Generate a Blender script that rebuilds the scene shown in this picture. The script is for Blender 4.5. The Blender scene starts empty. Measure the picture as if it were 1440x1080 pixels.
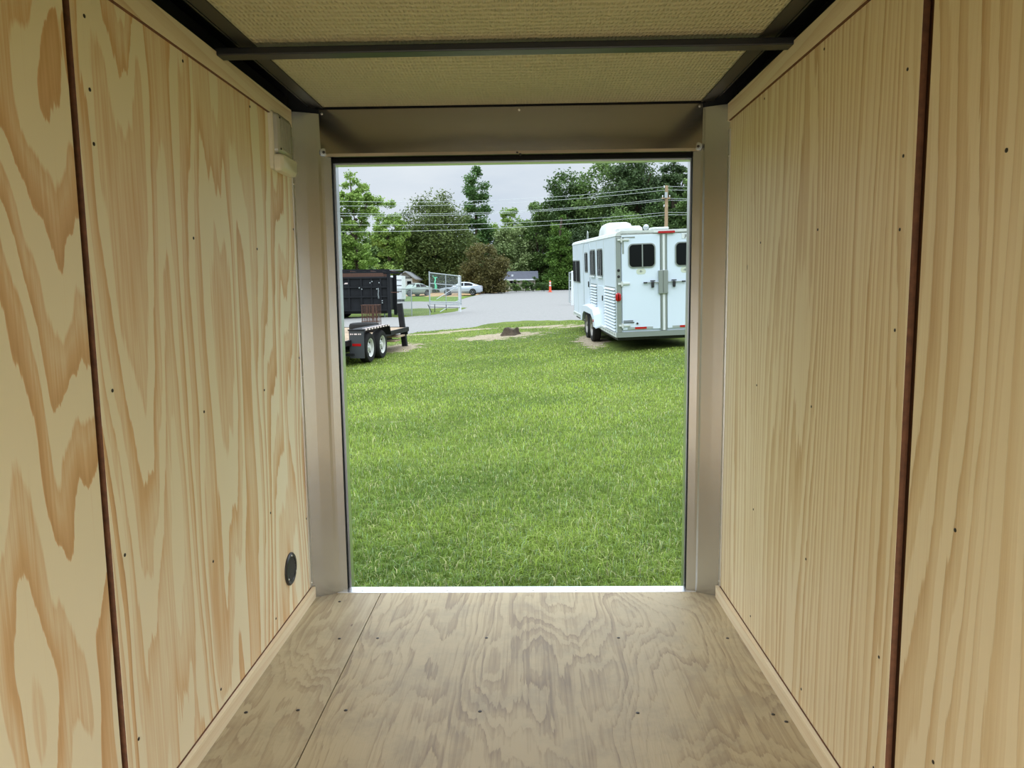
import bpy, bmesh, math, random
import numpy as np
from mathutils import Vector, Matrix
C = bpy.context.scene.collection
SC = bpy.context.scene
random.seed(7); RNG = np.random.default_rng(7)

# ------------------------------------------------------------------ camera
YAW, PITCH, ROLL, FPX = .0219, .118, -.0117, 1047.84
fw = Vector((-math.sin(YAW)*math.cos(PITCH), math.cos(YAW)*math.cos(PITCH), -math.sin(PITCH)))
r0 = Vector((math.cos(YAW), math.sin(YAW), 0)); u0 = r0.cross(fw)
rt = math.cos(ROLL)*r0 + math.sin(ROLL)*u0; up = -math.sin(ROLL)*r0 + math.cos(ROLL)*u0
EYE = Vector((0, 0, 1.07))
cd = bpy.data.cameras.new('camera'); cam = bpy.data.objects.new('camera', cd); C.objects.link(cam)
cd.sensor_width = 36; cd.lens = 36*FPX/1440; cd.clip_start = .02; cd.clip_end = 2000
M4 = Matrix.Identity(4)
for i in range(3):
    M4[i][0] = rt[i]; M4[i][1] = up[i]; M4[i][2] = -fw[i]; M4[i][3] = EYE[i]
cam.matrix_world = M4
SC.camera = cam
SC.view_settings.view_transform = 'Standard'; SC.view_settings.look = 'None'
SC.view_settings.exposure = 0.0; SC.view_settings.gamma = 1; SC.view_settings.use_curve_mapping = False

# ------------------------------------------------------------------ sky: bright overcast, brighter towards the zenith
W = bpy.data.worlds.new('overcast_sky'); SC.world = W; W.use_nodes = True
nt = W.node_tree; nt.nodes.clear()
N = nt.nodes.new; Lk = nt.links.new
wo = N('ShaderNodeOutputWorld'); bg = N('ShaderNodeBackground'); tc = N('ShaderNodeTexCoord')
sx = N('ShaderNodeSeparateXYZ'); Lk(tc.outputs['Generated'], sx.inputs[0])
mr = N('ShaderNodeMapRange'); mr.inputs[1].default_value = .19; mr.inputs[2].default_value = .62
mr.inputs[3].default_value = 1.0; mr.inputs[4].default_value = 4.5; Lk(sx.outputs[2], mr.inputs[0])
mp = N('ShaderNodeMapping'); mp.inputs['Scale'].default_value = (1.6, 1.6, 5.5); Lk(tc.outputs['Generated'], mp.inputs[0])
ns = N('ShaderNodeTexNoise'); ns.inputs['Scale'].default_value = 1.7; ns.inputs['Detail'].default_value = 5; Lk(mp.outputs[0], ns.inputs[0])
cr = N('ShaderNodeValToRGB'); Lk(ns.outputs[0], cr.inputs[0])
cr.color_ramp.elements[0].position = .36; cr.color_ramp.elements[0].color = (.56, .66, .78, 1)
cr.color_ramp.elements[1].position = .66; cr.color_ramp.elements[1].color = (.80, .86, .91, 1)
Lk(cr.outputs[0], bg.inputs[0]); Lk(mr.outputs[0], bg.inputs[1]); Lk(bg.outputs[0], wo.inputs[0])

def area(name, loc, size, direction, power, col):
    ld = bpy.data.lights.new(name, 'AREA'); ld.shape = 'RECTANGLE'; ld.size, ld.size_y = size
    ld.energy = power; ld.color = col
    o = bpy.data.objects.new(name, ld); C.objects.link(o); o.location = loc
    ld.spread = math.radians(105); o.rotation_euler = Vector(direction).to_track_quat('-Z', 'Y').to_euler(); return o
# added fill lamps behind the camera, at made-up side and front openings
area('side_fill_lamp', (.80, -.55, .65), (1.0, .8), (-1, .35, -.75), 1.5, (.93, .96, 1.0))
area('front_fill_lamp', (-.05, -1.15, .62), (1.2, .7), (0, 1, -.50), 25, (.95, .97, 1.0))

# ------------------------------------------------------------------ helpers
def rayd(px, py): return fw + rt*((px-720)/FPX) - up*((py-540)/FPX)
def at(px, py, Y):
    d = rayd(px, py); t = Y/d.y; return EYE + d*t
def interp(x, xs, ys):
    return float(np.interp(x, xs, ys))
def smooth(a, b, x):
    t = min(1, max(0, (x-a)/(b-a))); return t*t*(3-2*t)
PY = [-30, 2, 3.7, 8, 12, 18, 25, 37, 55, 85, 110, 150, 400]
PZ = [-.6, -.5, -.46, -.40, -.33, -.22, -.02, .30, .60, 1.22, 2.0, 3.4, 9]
def T(x, y):
    c = .05*smooth(4, 15, y)*(1-.8*smooth(26, 48, y))
    x = max(-14, min(14, x))
    b = .018*math.sin(x*1.7+y*.9)*smooth(3, 6, y) + .014*math.sin(x*.8-y*1.9+1)*smooth(4, 8, y)
    return interp(y, PY, PZ) + c*x + b*(1-smooth(22, 30, y))
def ground(px, py):
    d = rayd(px, py); t = 3.0; 
    while t < 300:
        p = EYE + d*t
        if p.z < T(p.x, p.y): return p
        t *= 1.004
    return p
def ge(px, Y):                       # the ground under an image column at a given distance
    p = at(px, 415, Y); p.z = T(p.x, p.y); return p

def link(o, parent=None):
    C.objects.link(o)
    if parent is not None: o.parent = parent
    return o
def tag(o, label=None, cat=None, group=None, kind=None):
    if label: o['label'] = label
    if cat: o['category'] = cat
    if group: o['group'] = group
    if kind: o['kind'] = kind
    return o
def empty(name, loc=(0, 0, 0), rot=(0, 0, 0), **k):
    o = bpy.data.objects.new(name, None); C.objects.link(o); o.location = loc; o.rotation_euler = rot
    o.empty_display_size = .1; return tag(o, **k)
def copy_tree(o, parent=None):
    c = o.copy(); C.objects.link(c)
    if parent is not None: c.parent = parent
    for ch in list(o.children): copy_tree(ch, c)
    return c

SPLIT = {'reflective_tape', 'skirt_slot', 'hand_hole', 'lug_nut', 'side_seam', 'leg', 'brace', 'frame', 'stowed_ramp', 'dark_band', 'light_bar', 'corner_block', 'outer_frame', 'tie_bar', 'stay_bracket', 'side_rail', 'fascia', 'rail', 'deck_board'}
class MB:
    def __init__(s): s.b = bmesh.new()
    def box(s, lo, hi, bev=0, mat=None):
        lo = Vector(lo); hi = Vector(hi); c = (lo+hi)/2; d = hi-lo
        m = Matrix.Translation(c) @ Matrix.Diagonal((d.x, d.y, d.z, 1))
        if mat is not None: m = mat @ m
        g = bmesh.ops.create_cube(s.b, size=1, matrix=m)
        if bev:
            es = list({e for v in g['verts'] for e in v.link_edges})
            bmesh.ops.bevel(s.b, geom=es, offset=bev, segments=2, affect='EDGES', profile=.5)
        return s
    def cyl(s, p0, p1, r, r2=None, n=16, caps=True):
        p0 = Vector(p0); p1 = Vector(p1); d = p1-p0; L = d.length
        q = d.to_track_quat('Z', 'Y').to_matrix().to_4x4()
        bmesh.ops.create_cone(s.b, cap_ends=caps, segments=n, radius1=r, radius2=r if r2 is None else r2, depth=L, matrix=Matrix.Translation((p0+p1)/2) @ q)
        return s
    def tube(s, pts, r, n=8):
        pts = [Vector(p) for p in pts]; rings = []
        for i, p in enumerate(pts):
            d = (pts[min(i+1, len(pts)-1)] - pts[max(i-1, 0)]).normalized()
            a = d.orthogonal().normalized() if i == 0 else (pa - d*pa.dot(d)).normalized()
            pa = a; b = d.cross(a)
            rings.append([s.b.verts.new(p + a*r*math.cos(t*2*math.pi/n) + b*r*math.sin(t*2*math.pi/n)) for t in range(n)])
        for i in range(len(rings)-1):
            for k in range(n): s.b.faces.new((rings[i][k], rings[i][(k+1) % n], rings[i+1][(k+1) % n], rings[i+1][k]))
        s.b.faces.new(rings[0][::-1]); s.b.faces.new(rings[-1]); return s
    def lathe(s, prof, origin, axis, n=28):       # prof: (r, h) along axis
        axis = Vector(axis).normalized(); a = axis.orthogonal().normalized(); b = axis.cross(a); o = Vector(origin); rings = []
        for r, h in prof:
            rings.append([s.b.verts.new(o + axis*h + (a*math.cos(t*2*math.pi/n) + b*math.sin(t*2*math.pi/n))*max(r, 1e-4)) for t in range(n)])
        for i in range(len(rings)-1):
            for k in range(n): s.b.faces.new((rings[i][k], rings[i][(k+1) % n], rings[i+1][(k+1) % n], rings[i+1][k]))
        return s
    def prism(s, poly, ext, bev=0):               # closed polygon (3-D points) pushed along ext
        ext = Vector(ext); v0 = [s.b.verts.new(Vector(p)) for p in poly]; v1 = [s.b.verts.new(Vector(p)+ext) for p in poly]
        f = [s.b.faces.new(v0), s.b.faces.new(v1[::-1])]; n = len(poly)
        for i in range(n): f.append(s.b.faces.new((v0[i], v1[i], v1[(i+1) % n], v0[(i+1) % n])))
        bmesh.ops.recalc_face_normals(s.b, faces=f); return s
    def loft(s, rings, caps=True, closed=True):
        R = [[s.b.verts.new(Vector(p)) for p in r] for r in rings]; n = len(R[0]); m = n if closed else n-1
        for i in range(len(R)-1):
            for k in range(m): s.b.faces.new((R[i][k], R[i][(k+1) % n], R[i+1][(k+1) % n], R[i+1][k]))
        if caps: s.b.faces.new(R[0][::-1]); s.b.faces.new(R[-1])
        return s
    def build(s, name, mat, parent=None, smooth=False, bevel=0):
        if name in SPLIT and parent is not None:
            seen = set(); out = None; s.b.verts.ensure_lookup_table(); groups = []
            for v in s.b.verts:
                if v in seen: continue
                st = [v]; seen.add(v); comp = []
                while st:
                    w = st.pop(); comp.append(w)
                    for e in w.link_edges:
                        o = e.other_vert(w)
                        if o not in seen: seen.add(o); st.append(o)
                groups.append(comp)
            if len(groups) > 1:
                for comp in groups:
                    m = MB(); mp_ = {v: m.b.verts.new(v.co) for v in comp}; fs_ = {f for v in comp for f in v.link_faces}
                    for f in fs_: m.b.faces.new([mp_[v] for v in f.verts])
                    out = m._build(name, mat, parent, smooth, bevel)
                s.b.free(); return out
        return s._build(name, mat, parent, smooth, bevel)
    def _build(s, name, mat, parent=None, smooth=False, bevel=0):
        bmesh.ops.recalc_face_normals(s.b, faces=s.b.faces)
        me = bpy.data.meshes.new(name); s.b.to_mesh(me); s.b.free(); me.materials.append(mat)
        if smooth:
            me.shade_smooth() if hasattr(me, 'shade_smooth') else [setattr(p, 'use_smooth', True) for p in me.polygons]
        o = bpy.data.objects.new(name, me); link(o, parent)
        if smooth:
            try: me.set_sharp_from_angle(angle=math.radians(38))
            except Exception: pass
        if bevel:
            m = o.modifiers.new('b', 'BEVEL'); m.width = bevel; m.segments = 2; m.limit_method = 'ANGLE'
        return o
def rrect(x0, x1, z0, z1, r, n=5):                # rounded rectangle outline in 2-D
    P = []
    for cx, cz, a in ((x1-r, z1-r, 0), (x0+r, z1-r, 90), (x0+r, z0+r, 180), (x1-r, z0+r, 270)):
        for k in range(n+1):
            t = math.radians(a+90*k/n); P.append((cx+r*math.cos(t), cz+r*math.sin(t)))
    return P
def set_mesh(name, V, F, mat, cols=None, parent=None):   # numpy mesh of equal polygons
    me = bpy.data.meshes.new(name); nv = len(V); nf, k = F.shape
    me.vertices.add(nv); me.vertices.foreach_set('co', V.astype(np.float32).ravel())
    me.loops.add(nf*k); me.loops.foreach_set('vertex_index', F.astype(np.int32).ravel())
    me.polygons.add(nf); me.polygons.foreach_set('loop_start', np.arange(0, nf*k, k, dtype=np.int32))
    me.polygons.foreach_set('loop_total', np.full(nf, k, dtype=np.int32))
    me.update(calc_edges=True); me.materials.append(mat)
    if cols is not None:
        at_ = me.color_attributes.new('tint', 'FLOAT_COLOR', 'POINT')
        c4 = np.ones((nv, 4), np.float32); c4[:, :3] = cols; at_.data.foreach_set('color', c4.ravel())
    return link(bpy.data.objects.new(name, me), parent)

# ------------------------------------------------------------------ materials
def lin(c): return tuple(((v/255+.055)/1.055)**2.4 if v > 10 else v/255/12.92 for v in c) + (1,)
def mat(name, col, rough=.6, metal=0, spec=.5, bump=None, vary=None, trans=0):
    m = bpy.data.materials.new(name); m.use_nodes = True; t = m.node_tree; b = t.nodes['Principled BSDF']
    c = col if len(col) == 4 else tuple(col)+(1,)
    b.inputs['Base Color'].default_value = c; b.inputs['Roughness'].default_value = rough
    b.inputs['Metallic'].default_value = metal; b.inputs['Specular IOR Level'].default_value = spec
    tc = t.nodes.new('ShaderNodeTexCoord')
    if vary:                                       # (scale, amount)
        n = t.nodes.new('ShaderNodeTexNoise'); n.inputs['Scale'].default_value = vary[0]; n.inputs['Detail'].default_value = 6
        t.links.new(tc.outputs['Object'], n.inputs[0])
        r = t.nodes.new('ShaderNodeValToRGB'); r.color_ramp.elements[0].position = .3; r.color_ramp.elements[1].position = .7
        r.color_ramp.elements[0].color = tuple(max(0, v*(1-vary[1])) for v in c[:3])+(1,)
        r.color_ramp.elements[1].color = tuple(min(1, v*(1+vary[1])) for v in c[:3])+(1,)
        t.links.new(n.outputs[0], r.inputs[0]); t.links.new(r.outputs[0], b.inputs['Base Color'])
    if bump:                                       # (scale, distance)
        n = t.nodes.new('ShaderNodeTexNoise'); n.inputs['Scale'].default_value = bump[0]; t.links.new(tc.outputs['Object'], n.inputs[0])
        bp = t.nodes.new('ShaderNodeBump'); bp.inputs['Distance'].default_value = bump[1]; bp.inputs['Strength'].default_value = .6
        t.links.new(n.outputs[0], bp.inputs['Height']); t.links.new(bp.outputs[0], b.inputs['Normal'])
    return m

def plywood(name, along, across, seed, light, mid, dark, straight=2.0, wander=1.0, rings=9., zig=.02, stretch=.35, patch=0., mud=None, rough=.5, grit=.45, amp=1.):
    """rotary-cut pine veneer: contour bands of a stretched noise field, a sharp edge on one side of each ring"""
    m = bpy.data.materials.new(name); m.use_nodes = True; t = m.node_tree; b = t.nodes['Principled BSDF']
    N = t.nodes.new; L = t.links.new
    tc = N('ShaderNodeTexCoord'); s = N('ShaderNodeSeparateXYZ'); L(tc.outputs['Object'], s.inputs[0])
    U = s.outputs['XYZ'.index(across)]; V = s.outputs['XYZ'.index(along)]
    def mth(op, a, b_=None, c=None):
        n = N('ShaderNodeMath'); n.operation = op
        for i, v in enumerate((a, b_, c)):
            if v is None: continue
            if isinstance(v, (int, float)): n.inputs[i].default_value = v
            else: L(v, n.inputs[i])
        return n.outputs[0]
    def noise(su, sv, w, detail=2, rough_=.5):
        c = N('ShaderNodeCombineXYZ'); L(mth('MULTIPLY', U, su), c.inputs[0]); L(mth('MULTIPLY', V, sv), c.inputs[1]); c.inputs[2].default_value = w+seed
        n = N('ShaderNodeTexNoise'); n.inputs['Scale'].default_value = 1; n.inputs['Detail'].default_value = detail; n.inputs['Roughness'].default_value = rough_
        L(c.outputs[0], n.inputs[0]); return n.outputs[0]
    big = noise(2.6, 2.6*stretch, 0, 1); mid_ = noise(9, 9*stretch*.6, 5, 2); zg = noise(70, 2.2, 9, 4, .7)
    h = mth('ADD', mth('MULTIPLY', U, straight), mth('MULTIPLY', big, wander*2.2))
    h = mth('ADD', h, mth('MULTIPLY', mid_, wander*.45)); h = mth('ADD', h, mth('MULTIPLY', zg, zig))
    x = mth('MULTIPLY', h, rings)
    fr = mth('FRACT', x)
    # per-ring strength
    fl = mth('FLOOR', x); wn = N('ShaderNodeTexWhiteNoise'); wn.noise_dimensions = '1D'; L(fl, wn.inputs['W'])
    r = N('ShaderNodeValToRGB'); L(fr, r.inputs[0]); e = r.color_ramp.elements
    e[0].position = 0; e[0].color = (0, 0, 0, 1); e[1].position = 1; e[1].color = (0, 0, 0, 1)
    for p, v in ((.40, .02), (.47, .50), (.62, .42), (.80, .62), (.93, .92), (.965, .80), (.985, .1)):
        q = e.new(p); q.color = (v, v, v, 1)
    st = mth('MULTIPLY', r.outputs[0], mth('ADD', mth('MULTIPLY', wn.outputs[0], .65*amp), .45*amp))
    fine = noise(420, 6, 3, 2, .6); fine2 = noise(150, 2.2, 4, 2)
    f = mth('ADD', st, mth('MULTIPLY', mth('SUBTRACT', fine, .5), .28)); f = mth('ADD', f, mth('MULTIPLY', mth('SUBTRACT', fine2, .5), grit))
    if patch:
        pn = noise(4, 4*stretch, 22, 3); f = mth('ADD', f, mth('MULTIPLY', mth('SUBTRACT', pn, .5), patch))
    cr = N('ShaderNodeValToRGB'); L(f, cr.inputs[0]); e = cr.color_ramp.elements
    e[0].position = .08; e[0].color = lin(light); e[1].position = .95; e[1].color = lin(dark); q = e.new(.5); q.color = lin(mid)
    col = cr.outputs[0]
    # pin knots: rare, small, stretched along the grain
    c = N('ShaderNodeCombineXYZ'); L(mth('MULTIPLY', U, 9), c.inputs[0]); L(mth('MULTIPLY', V, 3.5), c.inputs[1]); c.inputs[2].default_value = seed*1.7
    vo = N('ShaderNodeTexVoronoi'); vo.inputs['Scale'].default_value = 1; L(c.outputs[0], vo.inputs[0])
    sp = N('ShaderNodeSeparateColor'); L(vo.outputs['Color'], sp.inputs[0])
    k = mth('MULTIPLY', mth('LESS_THAN', vo.outputs['Distance'], .03), mth('GREATER_THAN', sp.outputs[0], .62))
    mx = N('ShaderNodeMix'); mx.data_type = 'RGBA'; L(mth('MULTIPLY', k, .75), mx.inputs[0]); L(col, mx.inputs[6]); mx.inputs[7].default_value = lin((84, 52, 26)); col = mx.outputs[2]
    if mud:                                       # scuffs and worn-in dirt on the floor sheet
        a = N('ShaderNodeTexNoise'); a.inputs['Scale'].default_value = 5; a.inputs['Detail'].default_value = 10; a.inputs['Roughness'].default_value = .78; L(tc.outputs['Object'], a.inputs[0])
        rr = N('ShaderNodeValToRGB'); rr.color_ramp.elements[0].position = .46; rr.color_ramp.elements[1].position = .72; L(a.outputs[0], rr.inputs[0])
        mx = N('ShaderNodeMix'); mx.data_type = 'RGBA'; L(mth('MULTIPLY', rr.outputs[0], .55), mx.inputs[0]); L(col, mx.inputs[6]); mx.inputs[7].default_value = lin(mud); col = mx.outputs[2]
    L(col, b.inputs['Base Color']); b.inputs['Roughness'].default_value = rough; b.inputs['Specular IOR Level'].default_value = .35
    bp = N('ShaderNodeBump'); bp.inputs['Distance'].default_value = .0006; bp.inputs['Strength'].default_value = .5; L(f, bp.inputs['Height']); L(bp.outputs[0], b.inputs['Normal'])
    return m
def brushed(name, base, rough, along, seed=0):
    m = mat(name, base, rough, 1); t = m.node_tree; b = t.nodes['Principled BSDF']
    tc = t.nodes.new('ShaderNodeTexCoord'); mp = t.nodes.new('ShaderNodeMapping'); sc = [700, 700, 700]; sc['XYZ'.index(along)] = 3
    mp.inputs['Scale'].default_value = sc; t.links.new(tc.outputs['Object'], mp.inputs[0])
    n = t.nodes.new('ShaderNodeTexNoise'); n.inputs['Scale'].default_value = 1; t.links.new(mp.outputs[0], n.inputs[0])
    r = t.nodes.new('ShaderNodeMapRange'); r.inputs[3].default_value = rough*.75; r.inputs[4].default_value = rough*1.3
    t.links.new(n.outputs[0], r.inputs[0]); t.links.new(r.outputs[0], b.inputs['Roughness'])
    n2 = t.nodes.new('ShaderNodeTexNoise'); n2.inputs['Scale'].default_value = 3.5; t.links.new(tc.outputs['Object'], n2.inputs[0])
    bp = t.nodes.new('ShaderNodeBump'); bp.inputs['Distance'].default_value = .004; bp.inputs['Strength'].default_value = .5
    t.links.new(n2.outputs[0], bp.inputs['Height']); t.links.new(bp.outputs[0], b.inputs['Normal'])
    return m

LW = ((241, 229, 196), (221, 184, 136), (202, 158, 108))
m_wall_l = plywood('plywood_left', 'Z', 'Y', 3.3, *LW, straight=1.3, wander=1.0, rings=6.0, zig=.055, stretch=.20)
m_wall_l2 = plywood('plywood_left_near', 'Z', 'Y', 11.9, *LW, straight=.8, wander=1.1, rings=4.2, zig=.05, stretch=.34)
RW = ((236, 220, 184), (222, 199, 156), (202, 170, 124))
m_wall_r = plywood('plywood_right', 'Z', 'Y', 21.3, *RW, straight=3.6, wander=.70, rings=10, zig=.08, stretch=.10, patch=1.3)
m_wall_r2 = plywood('plywood_right_near', 'Z', 'Y', 33.1, *RW, straight=2.6, wander=.65, rings=7.5, zig=.06, stretch=.12, patch=1.1)
FL = ((184, 168, 134), (168, 149, 117), (144, 126, 98))
m_floor = plywood('plywood_floor', 'Y', 'X', 41.5, (184, 166, 130), (166, 146, 112), (140, 120, 92), straight=2.0, wander=1.4, rings=8.5, zig=.15, stretch=.36, patch=1.5, mud=(132, 120, 102), rough=.48, grit=1.4, amp=.85)
m_floor2 = plywood('plywood_floor_narrow', 'Y', 'X', 52.5, *FL, straight=1.4, wander=1.3, rings=9, zig=.14, stretch=.42, patch=1.0, mud=(132, 120, 98), rough=.48, grit=1.0, amp=.8)
m_trimwood = plywood('pine_trim', 'Y', 'Z', 60.5, (240, 224, 192), (230, 208, 172), (212, 182, 142), straight=3, wander=.5, rings=6, stretch=.2)
m_edge = mat('plywood_edge', lin((104, 66, 40)), .8, vary=(60, .3))
m_stud = mat('dark_stud_gap', lin((100, 64, 38)), .9)
m_black = mat('black_painted_steel', (.012, .012, .013), .42)
m_blackgap = mat('roof_void_black', (.006, .006, .006), .9)
m_rubber = mat('black_rubber_gasket', (.006, .006, .006), .8, spec=.15)
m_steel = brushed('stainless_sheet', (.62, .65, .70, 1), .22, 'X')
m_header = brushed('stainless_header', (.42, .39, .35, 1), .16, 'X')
m_alu = brushed('aluminium', (.78, .79, .80, 1), .30, 'Z')
m_screw = mat('zinc_screw', (.65, .62, .55), .3, 1)
m_screwd = mat('dark_screw', (.03, .022, .016), .4, .3)
m_plast = mat('yellowed_white_plastic', lin((214, 204, 178)), .35)
m_lens = mat('frosted_lens_plastic', lin((205, 200, 182)), .18)
m_lens.node_tree.nodes['Principled BSDF'].inputs['Transmission Weight'].default_value = .35
m_vent = mat('black_vent_plastic', (.02, .02, .02), .4)

# ceiling liner: woven white vinyl on soft insulation
m_ceil = mat('woven_ceiling_liner', lin((192, 184, 150)), .7, vary=(3, .05)); t = m_ceil.node_tree; b = t.nodes['Principled BSDF']
tc = t.nodes.new('ShaderNodeTexCoord')
def wave(ax, sc, dist):
    w = t.nodes.new('ShaderNodeTexWave'); w.bands_direction = ax; w.inputs['Scale'].default_value = sc; w.inputs['Distortion'].default_value = dist
    w.inputs['Detail Scale'].default_value = 2; t.links.new(tc.outputs['Object'], w.inputs[0]); return w.outputs[1]
mu = t.nodes.new('ShaderNodeMath'); mu.operation = 'MULTIPLY'; t.links.new(wave('X', 30, 2.5), mu.inputs[0]); t.links.new(wave('Y', 12, 3), mu.inputs[1])
bn = t.nodes.new('ShaderNodeTexNoise'); bn.inputs['Scale'].default_value = 5; bn.inputs['Detail'].default_value = 3; t.links.new(tc.outputs['Object'], bn.inputs[0])
ad = t.nodes.new('ShaderNodeMath'); ad.operation = 'MULTIPLY_ADD'; t.links.new(bn.outputs[0], ad.inputs[0]); ad.inputs[1].default_value = 3; t.links.new(mu.outputs[0], ad.inputs[2])
bp = t.nodes.new('ShaderNodeBump'); bp.inputs['Distance'].default_value = .004; bp.inputs['Strength'].default_value = 1
t.links.new(ad.outputs[0], bp.inputs['Height']); t.links.new(bp.outputs[0], b.inputs['Normal'])

# ------------------------------------------------------------------ trailer interior
XL, XR, YW, YN = -.784, .672, 2.552, -1.25
ZT0, ZT1, ZC = 1.632, 1.688, 1.705
def S(name, mb, m, **k): return tag(mb.build(name, m, **k), kind='structure')
# wall sheets: rear sheet, gap, near sheet
gl, gr = 1.336, 1.338
wl = S('wall_left', MB().box((XL-.012, gl, .0), (XL, YW, ZT1)), m_wall_l)
wl2 = S('wall_left', MB().box((XL-.014, YN, .0), (XL-.002, gl-.018, ZT1)), m_wall_l2)
wr = S('wall_right', MB().box((XR, gr, .0), (XR+.012, YW, ZT1)), m_wall_r)
wr2 = S('wall_right', MB().box((XR+.004, .05, .0), (XR+.016, gr-.029, ZT1)), m_wall_r2)
S('wall_right', MB().box((XR+.004, YN, .0), (XR+.016, -1.15, ZT1)).box((XR+.004, -1.15, 1.5), (XR+.016, .05, ZT1)), m_wall_r2)
for x0, x1, g in ((XL-.06, XL-.015, gl), (XR+.017, XR+.06, gr)):
    MB_ = MB().box((x0, g-.06, 0), (x1, g+.04, ZT1)); S('trim_9', MB_, m_stud)
for x0, x1 in ((XL-.0121, XL-.0005), (XR+.0005, XR+.0121)):
    S('trim_8', MB().box((x0, gl-.0008 if x0 < 0 else gr-.0008, .0), (x1, gl if x0 < 0 else gr, ZT1)), m_edge)
S('wall_front', MB().box((-.86, YN-.02, 0), (.76, YN, .45)).box((-.86, YN-.02, 1.55), (.76, YN, 1.72)).box((-.86, YN-.02, .45), (-.7, YN, 1.55)).box((.6, YN-.02, .45), (.76, YN, 1.55)), m_wall_l2)
# floor: wide sheet and a narrow strip on the left
S('floor', MB().box((-.5415, YN, -.019), (XR+.06, 2.60, 0)), m_floor)
S('floor', MB().box((XL-.06, YN, -.019), (-.5448, 2.60, -.0006)), m_floor2)
S('trim_7', MB().box((XL-.06, YN, -.05), (XR+.06, 2.60, -.0195)), m_stud)
# baseboards and top trims
S('baseboard_left', MB().box((XL+.0002, YN, .0003), (XL+.015, YW, .042)), m_trimwood)
S('baseboard_right', MB().box((XR-.015, YN, .0003), (XR-.0002, YW, .042)), m_trimwood)
for a_, b_ in ((XL+.0002, XL+.0035), (XR-.0035, XR-.0002)): S('trim_3', MB().box((a_, YN, .0422), (b_, YW, .0436)), m_edge)
for a_, b_ in ((XL+.0002, XL+.0078), (XR-.0078, XR-.0002)): S('trim_4', MB().box((a_, YN, ZT0-.0009), (b_, YW-.012, ZT0-.0001)), m_edge)
S('trim_1', MB().box((XL+.0002, YN, ZT0), (XL+.008, YW-.012, ZT1)), m_trimwood)
S('trim_2', MB().box((XR-.008, YN, ZT0), (XR-.0002, YW-.0, ZT1)), m_trimwood)
# ceiling liner and black roof steel
cm = MB(); nx, ny = 24, 70; g = []
for j in range(ny+1):
    y = YN + (2.597-YN)*j/ny; row = []
    for i in range(nx+1):
        x = -.688 + 1.279*i/nx
        ph = ((y-1.965) % .61)/.61
        row.append(cm.b.verts.new((x, y, ZC + .004 - .010*math.sin(math.pi*ph)*math.sin(math.pi*i/nx))))
    g.append(row)
for j in range(ny):
    for i in range(nx): cm.b.faces.new((g[j][i], g[j][i+1], g[j+1][i+1], g[j+1][i]))
S('ceiling', cm, m_ceil, smooth=True)
S('ceiling_deck', MB().box((-.95, YN, 1.83), (.85, 2.72, 1.84)), m_blackgap)
S('trim_6', MB().box((-.92, 2.60, 1.66), (.82, 2.62, 1.84)).box((-.92, 2.575, -.05), (-.80, 2.62, 1.84)).box((.70, 2.575, -.05), (.82, 2.62, 1.84)), m_blackgap)
S('wall_outer_left', MB().box((-.92, YN, -.05), (-.90, 2.60, 1.83)), m_blackgap)
S('wall_outer_right', MB().box((.80, YN, -.05), (.82, -1.15, 1.83)).box((.80, .05, -.05), (.82, 2.60, 1.83)).box((.80, -1.15, 1.5), (.82, .05, 1.83)), m_blackgap)
# roof-edge plates that carry the liner, and the side rails above the walls
m_plate = mat('dark_roof_plate', (.028, .026, .022), .5)
for i, (xa, xb, xc) in enumerate(((-.683, -.728, -.90), (.586, .631, .80))):
    s_ = -1 if xa < 0 else 1
    rl = empty('roof_rail', (0, 0, 0), label='black steel roof rail above the %s plywood wall' % ('left' if i == 0 else 'right'), cat='roof rail')
    MB().prism([(xa, YN, ZC-.001), (xb, YN, ZC+.006), (xb, YN, ZC+.012), (xa, YN, ZC+.003)], (0, 2.597-YN, 0)).build('liner_plate', m_plate, rl)
    MB().prism([(xb+s_*.001, YN, ZC+.004), (xb+s_*.001, YN, 1.80), (xb+s_*.006, YN, 1.80), (xb+s_*.006, YN, ZC+.004)], (0, 2.58-YN, 0)).build('web', m_black, rl)
    MB().box((min(xb+s_*.10, xb+s_*.07), YN, 1.70), (max(xb+s_*.10, xb+s_*.07), 2.57, 1.74), .003).build('side_tube', m_black, rl)
for i, y in enumerate((1.942, 1.332, .722, .112, -.498)):
    o = MB().box((-.80, y, ZC-.026), (.69, y+.046, ZC-.0075), .003).build('roof_crossbeam', m_black)
    tag(o, ['black steel roof crossbeam spanning the trailer ceiling nearest the door', 'black steel roof crossbeam second from the rear door', 'black steel roof crossbeam overhead above the camera', 'black steel roof crossbeam behind the camera', 'black steel roof crossbeam near the front wall'][i], 'beam', 'roof crossbeams')

# doorway frame
XD0, XD1, YD, ZD = -.6705, .568, 2.627, 1.531
fr = empty('door_1', (0, 0, 0), kind='structure')
def wall_plate(pts, z0, z1, th, name, m, parent):  # folded sheet-metal profile in plan, extruded up
    n = len(pts); out = []
    for i, p in enumerate(pts):
        a = Vector(pts[max(i-1, 0)]); b_ = Vector(pts[min(i+1, n-1)]); d = (b_-a).normalized(); out.append((p[0]-d.y*th, p[1]+d.x*th))
    poly = [(x, y, z0) for x, y in pts] + [(x, y, z0) for x, y in out[::-1]]
    mb = MB().prism(poly, (0, 0, z1-z0))
    return mb.build(name, m, parent)
jl = [(XL-.004, 2.553), (-.745, 2.573), (-.708, 2.592), (-.700, 2.598), (-.692, 2.602), (XD0+.002, 2.612)]
jr = [(XR+.004, 2.553), (.637, 2.573), (.602, 2.592), (.597, 2.598), (.590, 2.602), (XD1-.002, 2.612)]
wall_plate(jl, .0, ZT1, .002, 'jamb', m_steel, fr)
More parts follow.
